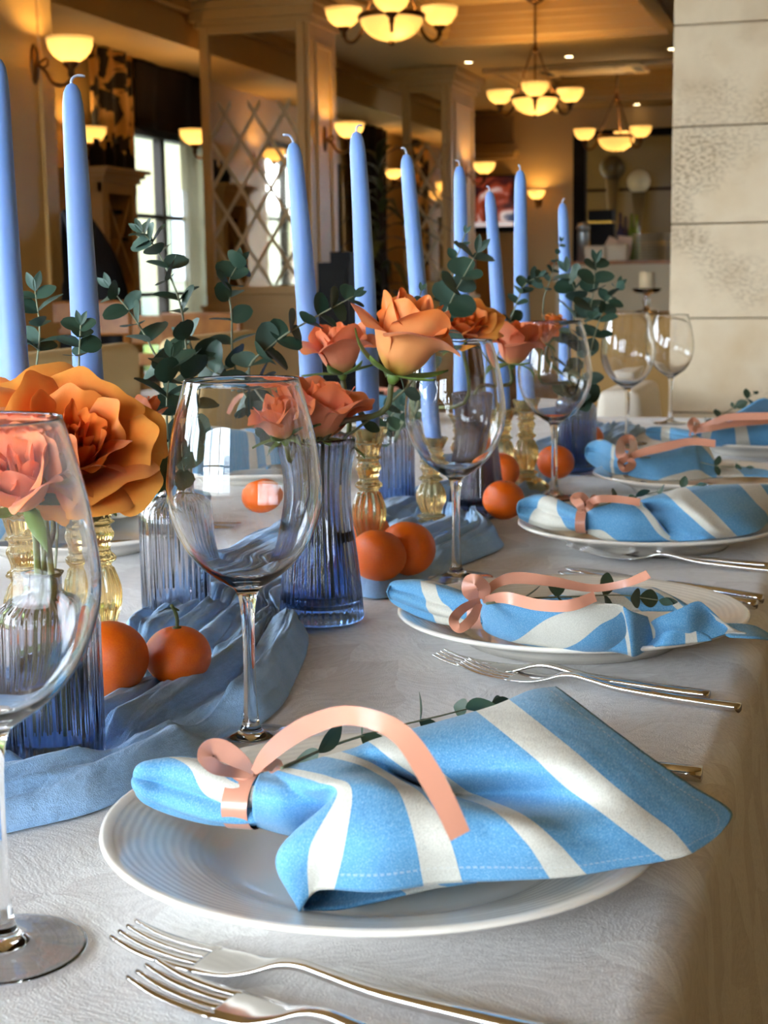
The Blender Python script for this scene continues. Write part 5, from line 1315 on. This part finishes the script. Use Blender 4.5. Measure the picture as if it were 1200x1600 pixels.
plq = D(596, 440, 11.0)
pl = empty('potted_plant', (plq.x, plq.y, 0), 0, 'tall dark leafy plant in a pot between the two mirrored columns', 'plant')
MB().lathe([(.001, 0), (.14, 0), (.19, .34), (.2, .36), (.17, .36), (.16, .33), (.001, .33)], 24).build('pot', pbr('brown pot', srgb(70, 44, 28), .5), pl)
MB().tube([(0, 0, .3), (.02, .01, 1.0), (-.01, 0, 1.75)], [.035, .03, .02], 8).build('trunk', DARKW, pl)
PLANTLEAF = pbr('dark plant leaf', srgb(52, 58, 20), .45, vary=(3, srgb(96, 92, 30), .45, .7))
def strap():
    V = []
    for i in range(9):
        v = i / 8; w_ = .035 * math.sin(PI * (.1 + .88 * v))
        x = .42 * v; z = .30 * v - .62 * v * v
        for u in (-1, 0, 1): V.append((x, u * w_, z + (.008 if u else 0)))
    o = mesh('leaf', V, gridfaces(9, 3), PLANTLEAF); d = o.data; bpy.data.objects.remove(o); return d
STRAP = strap(); rng = random.Random(4)
for k in range(46):
    z = .55 + 1.3 * k / 46; o = bpy.data.objects.new('leaf', STRAP); link(o, pl)
    o.location = (0, 0, z); up = -.1 - .9 * (k / 46) ** 2; s_ = rng.uniform(.7, 1.05)
    o.rotation_euler = (rng.uniform(-.3, .3), up + rng.uniform(-.2, .2), k * 2.4); o.scale = (s_, s_, s_)

# television, shelf ------------------------------------------------------------------
def screen_mat():
    g = NT('lit screen picture'); tc = g.n('TexCoord'); n = g.n('TexNoise', Scale=3.4, Detail=4., Distortion=.6); g.l(tc.outputs['Object'], n.inputs['Vector'])
    c = g.ramp(n.outputs['Fac'], [(.36, (.01, .006, .008)), (.47, srgb(70, 22, 16)), (.54, srgb(150, 60, 34)), (.60, srgb(220, 200, 190)), (.68, srgb(60, 66, 90))])
    g.l(c, g.b.inputs['Emission Color']); g.b.inputs['Emission Strength'].default_value = .8; g.b.inputs['Base Color'].default_value = (.01, .01, .01, 1); g.b.inputs['Roughness'].default_value = .15; return g.m
a = PY(739, 275, YF - .05); b = PY(806, 362, YF - .05)
tv = empty('television', (a.x, YF - .02, b.z), 0, 'wall television with a dark colourful picture on the far wall', 'television')
w_, h_ = b.x - a.x, a.z - b.z
MB().box((0, -.05, 0), (w_, 0, h_)).build('casing', BLACK, tv, False)
MB().box((.02, -.056, .10), (w_ - .02, -.049, h_ - .02)).build('screen', screen_mat(), tv, False)
MB().box((.02, -.058, .055), (w_ - .02, -.049, .10)).build('light_strip', pbr('white caption strip', (.8, .75, .75), .4, emit=((.9, .8, .8), .5)), tv, False)
s0 = PY(738, 250, YF); s1 = PY(812, 236, YF)
sh = empty('wall_shelf', (s0.x, YF, s0.z), 0, 'cream moulded ledge above the television', 'shelf')
MB().box((-.1, -.16, 0), (s1.x - s0.x - .03, 0, .04)).build('bracket_moulding', CREAM, sh, False)
MB().box((-.1, -.22, .04), (s1.x - s0.x, 0, s1.z - s0.z)).build('board', CREAM, sh, False)
MB().box((-.1, -.04, .16), (s1.x - s0.x - .06, 0, .42)).build('niche_shade_panel', pbr('cream darkened as niche shade', srgb(140, 110, 66), .6), sh, False)  # raised panel; the niche's shade is painted into its darker colour

# bar -----------------------------------------------------------------------------------
bx0, bx1 = PY(860, 405, YF - .35).x, .6
bar = empty('bar_counter', (0, YF - .02, 0), 0, 'cream panelled bar counter with a wooden top', 'bar counter')
MB().box((bx0, -.40, OZ0 - .035), (bx1, .012, OZ0)).build('counter_top', WOOD, bar, False)
BARF = pbr('pale bar front', srgb(206, 190, 156), .5)
MB().box((bx0 + .05, -.30, 0), (bx1, .012, OZ0 - .16)).build('front_panel', BARF, bar, False)
for o_, z0, z1 in ((.02, OZ0 - .20, OZ0 - .15), (.05, OZ0 - .15, OZ0 - .09), (.07, OZ0 - .09, OZ0 - .035)):
    MB().box((bx0 + .03, -.30 - o_, z0), (bx1, -.02, z1)).build('moulding', BARF, bar, False)
CB_Y = YF - .2
def cpos(px): return PY(px, 400, CB_Y).x
def hgt(y): return PY(960, y, CB_Y).z - OZ0
def cput(name, mb, px, mat, label, cat, group=None, dy=0.):
    o = mb.build(name, mat, None, loc=(cpos(px), CB_Y + dy, OZ0 + .0005)); return tag(o, label, cat, group)
h = hgt(346); cput('canister', MB().lathe([(.001, 0), (.055, 0), (.055, h * .72), (.05, h * .8), (.07, h * .84), (.05, h * .97), (.001, h)], 20), 911, pbr('brushed canister', (.42, .46, .48), .35, .8), 'steel canister at the left end of the bar counter', 'canister')
h = hgt(327)
cm = empty('coffee_machine', (cpos(936), CB_Y + .05, OZ0), 0, 'black coffee machine with a brass band on the bar counter', 'coffee machine')
w_ = .12
MB().box((-w_, 0, 0), (w_, .25, .06)).build('base', BLACK, cm, False); MB().box((-w_, .12, .06), (w_, .25, h * .8)).build('body', BLACK, cm, False)
bev(MB().box((-w_, -.02, h * .78), (w_, .25, h)).build('hood', BLACK, cm, False), .01); MB().box((-w_ - .003, -.024, h * .74), (w_ + .003, .2, h * .78)).build('band', pbr('brass', srgb(200, 160, 70), .3, .9), cm, False)
WHITEB = pbr('white ceramic box', srgb(222, 210, 186), .5)
o = cput('napkin_box', MB().box((-.11, -.06, 0), (.10, .06, hgt(384))), 935, WHITEB, 'white box with menu cards at the left of the bar counter', 'box', None, -.13); bev(o, .012)
o = cput('sugar_box', MB().box((-.10, -.06, 0), (.10, .06, hgt(382))), 968, WHITEB, 'white box before the plate stacks on the bar counter', 'box', None, -.13); bev(o, .012)
for px, rot, lb in ((945, .5, 'leaning menu card in the left white box'), (974, .12, 'upright menu card behind the right white box')):
    o = MB().box((-.07, -.004, 0), (.07, .004, .24)).build('menu_card', pbr('menu paper', srgb(214, 186, 160), .7), None, False, loc=(cpos(px), CB_Y - .055, OZ0 + .0005)); o.rotation_euler = (0, rot, 0); tag(o, lb, 'card')
for i, (px, y, c) in enumerate(((966, 332, (40, 44, 80)), (974, 338, (36, 34, 60)), (984, 334, (96, 120, 30)), (991, 336, (120, 140, 40)))):
    h = hgt(y); cput('bottle', MB().lathe([(.001, 0), (.036, 0), (.036, h * .6), (.014, h * .78), (.013, h), (.001, h)], 14), px, pbr('bottle colour %d' % i, srgb(*c), .2), ('leftmost dark blue', 'second dark blue', 'left green', 'right green')[i] + ' bottle behind the boxes on the bar counter', 'bottle', 'bottles on the bar counter', .12)
_pl = MB().lathe([(.001, .004), (.09, .004), (.15, .018), (.152, .016), (.09, 0), (.001, 0)], 28).build('plate', pbr('bar plate', srgb(200, 186, 158), .25)); BP = _pl.data; bpy.data.objects.remove(_pl)
nst = 9; dz = (hgt(362) - .02) / nst
for px, lb in ((1011, 'plate in the left stack on the bar counter'), (1060, 'plate in the right stack against the stone wall edge')):
    for k in range(nst):
        o = bpy.data.objects.new('plate', BP); COL.objects.link(o); o.location = (cpos(px), CB_Y - .02, OZ0 + .0005 + k * dz)
        tag(o, ('bottom', 'second lowest', 'third lowest', 'fourth lowest', 'middle', 'fourth highest', 'third highest', 'second highest', 'topmost')[k] + ' ' + lb, 'plate', lb.replace('plate in', 'plates in'))
# globe lamps in the room behind the bar
for px, y, r, col, em, lb in ((998, 284, .125, srgb(200, 206, 200), .0, 'white globe lamp on a tapered post behind the bar'), (957, 262, .135, srgb(66, 62, 48), .0, 'dark globe lamp on a tapered post behind the bar')):
    q = PY(px, y, 16.9); r_ = empty('globe_lamp', (q.x, q.y, .95), 0, lb, 'lamp', 'globe lamps behind the bar'); zz = q.z - .95
    MB().lathe([(max(.001, r * math.sin(PI * k / 16)), zz - r * math.cos(PI * k / 16)) for k in range(17)], 24).build('globe', pbr('globe %d' % px, col, .3, emit=(col, em) if em else None), r_)
    MB().lathe([(.001, 0), (.12, 0), (.12, .02), (.03, .05), (.03, zz * .4), (.075, zz - r * .9), (.001, zz - r * .85)], 16).build('post', pbr('grey post', srgb(104, 94, 70), .5), r_)
MB().box((OX0 - .5, 16.7, 0), (.6, 17.2, .95)).build('back_counter', DARKW, None, False); tag(bpy.data.objects['back_counter'], 'dark back counter behind the bar', 'counter')

# things between the table end and the bar ----------------------------------------------
a = PY(918, 495, 7.6); 
YEL = pbr('yellow cream cloth', srgb(178, 138, 80), .8)
ztop = 1.035 - 63 / 2400 * 7.6
st = tablecloth('console_cloth', a.x, a.x + 1.3, 7.45, 7.95, ztop, ztop - .02, YEL, 9); tag(st, 'warm cream cloth covering the console table before the bar', 'tablecloth')
ct = empty('console_table', (a.x + .65, 7.7, 0), 0, 'console table hidden under the warm cream cloth before the bar', 'table')
MB().box((-.61, -.21, ztop - .04), (.61, .21, ztop - .006)).build('table_top', WOOD, ct, False)
for sx in (-.55, .55):
    for sy in (-.17, .17): MB().box((sx - .025, sy - .025, 0), (sx + .025, sy + .025, ztop - .04)).build('leg', WOOD, ct, False)
q = PY(1008, 490, 7.6); cs = empty('candle_stand', (q.x, 7.65, ztop + .001), 0, 'clear glass pedestal candle stand on the console table', 'candle holder')
hh = (490 - 466) / 2400 * 7.6 + .03
MB().lathe([(.001, 0), (.06, 0), (.06, .006), (.02, .014), (.012, .03), (.02, hh * .5), (.011, hh * .75), (.02, hh - .012), (.06, hh - .008), (.075, hh + .012), (.071, hh + .012), (.058, hh - .002), (.001, hh - .002)], 32, cap=False).build('pedestal', GLASS, cs)
cd_ = empty('pillar_candle', (q.x, 7.65, ztop + .001 + hh), 0, 'thick ivory pillar candle on the glass stand by the stone wall', 'candle')
hc = 29 / 2400 * 7.6; rc = 12 / 2400 * 7.6
MB().lathe([(.001, 0), (rc, 0), (rc, hc - .004), (rc - .004, hc), (.3 * rc, hc - .004), (.001, hc - .006)], 24).build('wax_body', pbr('ivory wax', srgb(226, 204, 164), .5, sss=.2), cd_)
MB().tube([(0, 0, hc - .006), (.001, 0, hc + .006)], .0012, 6).build('wick', DARKW, cd_)
a = PY(936, 612, 3.75)
wt = tablecloth('side_table_cloth', a.x, ex - .015, 3.72, 4.12, TZ, TZ - .02, pbr('white side cloth', srgb(226, 214, 196), .8, bump=(60, .2)), 8); tag(wt, 'white cloth over the small side table beside the stone wall', 'tablecloth')
sm = empty('side_table', ((a.x + ex - .015) / 2, 3.92, 0), 0, 'small side table hidden under its white cloth by the stone wall', 'table')
ws = (ex - .015 - a.x) / 2 - .02
MB().box((-ws, -.17, TZ - .04), (ws, .17, TZ - .006)).build('table_top', WOOD, sm, False)
for sx in (-1, 1):
    for sy in (-.14, .14): MB().box((sx * (ws - .03) - .015, sy - .015, 0), (sx * (ws - .03) + .015, sy + .015, TZ - .04)).build('leg', WOOD, sm, False)

# ================================================================== OUTSIDE THE WINDOWS
OUTM = pbr('ochre render outside', srgb(98, 92, 62), .9, vary=(.5, srgb(66, 80, 70), .4, .6))
bd = empty('added_house', (-11, 24, -.2), 0, 'ochre house added outside to dim the window view', 'building')  # house added behind the window so its view stays below white
MB().box((-2, -15, 0), (0, 18, 6.5)).build('wall', OUTM, bd, False)
for k in range(11):
    MB().box((-.02, -14 + k * 2.8, 1.2), (.03, -12.9 + k * 2.8, 2.7)).build('house_window', pbr('dark house window', (.05, .07, .08), .2), bd, False)
MB().box((-2.3, -15.3, 6.5), (.3, 18.3, 6.7)).build('roof', pbr('roof slab', srgb(120, 90, 70), .8), bd, False)
hd = MB(); rng = random.Random(9)
for k in range(60):
    x, y = rng.uniform(-.35, .35), rng.uniform(-6.5, 6.5); r = rng.uniform(.3, .5)
    hd.lathe([(max(.01, r * math.sin(PI * i / 6)), .15 + r * .9 - r * math.cos(PI * i / 6)) for i in range(7)], 9, (x, y, 0))
o = hd.build('hedge', pbr('hedge green', srgb(70, 92, 44), .8, vary=(6, srgb(110, 130, 60), .4, .6)), None, loc=(-8.2, 9.5, -.2)); tag(o, 'low green hedge outside the window', 'hedge', kind='stuff')
# closed parasol on the terrace, seen mirrored in the glasses
pr = empty('closed_parasol', (-6.6, -1.2, -.2), 0, 'closed brown parasol on the terrace, mirrored in the wine glasses', 'parasol')
MB().tube([(0, 0, 0), (0, 0, 2.9)], .03, 10).build('pole', DARKW, pr)
MB().lathe([(.001, 2.95), (.05, 2.85), (.16, 2.3), (.27, 1.5), (.33, 1.2), (.30, 1.15), (.04, 1.3)], 16, flute=8, famp=[0, .01, .03, .05, .06, .05, 0], cap=False).build('folded_canopy', pbr('brown canvas', srgb(92, 74, 56), .85), pr)
MB().lathe([(.001, 0), (.35, 0), (.35, .06), (.05, .1), (.001, .1)], 20).build('base', BLACK, pr)
gw = MB().box((-.15, -9, 0), (.15, 9, 2.3)).build('added_garden_wall', pbr('screening garden wall', srgb(74, 84, 58), .9, vary=(2.5, srgb(112, 108, 84), .45, .6)), None, False, loc=(-9.2, -.5, -.2)); tag(gw, 'screening garden wall added to dim the mirrored window', 'garden wall')  # added wall, hides bright sky from the window seen in the mirror
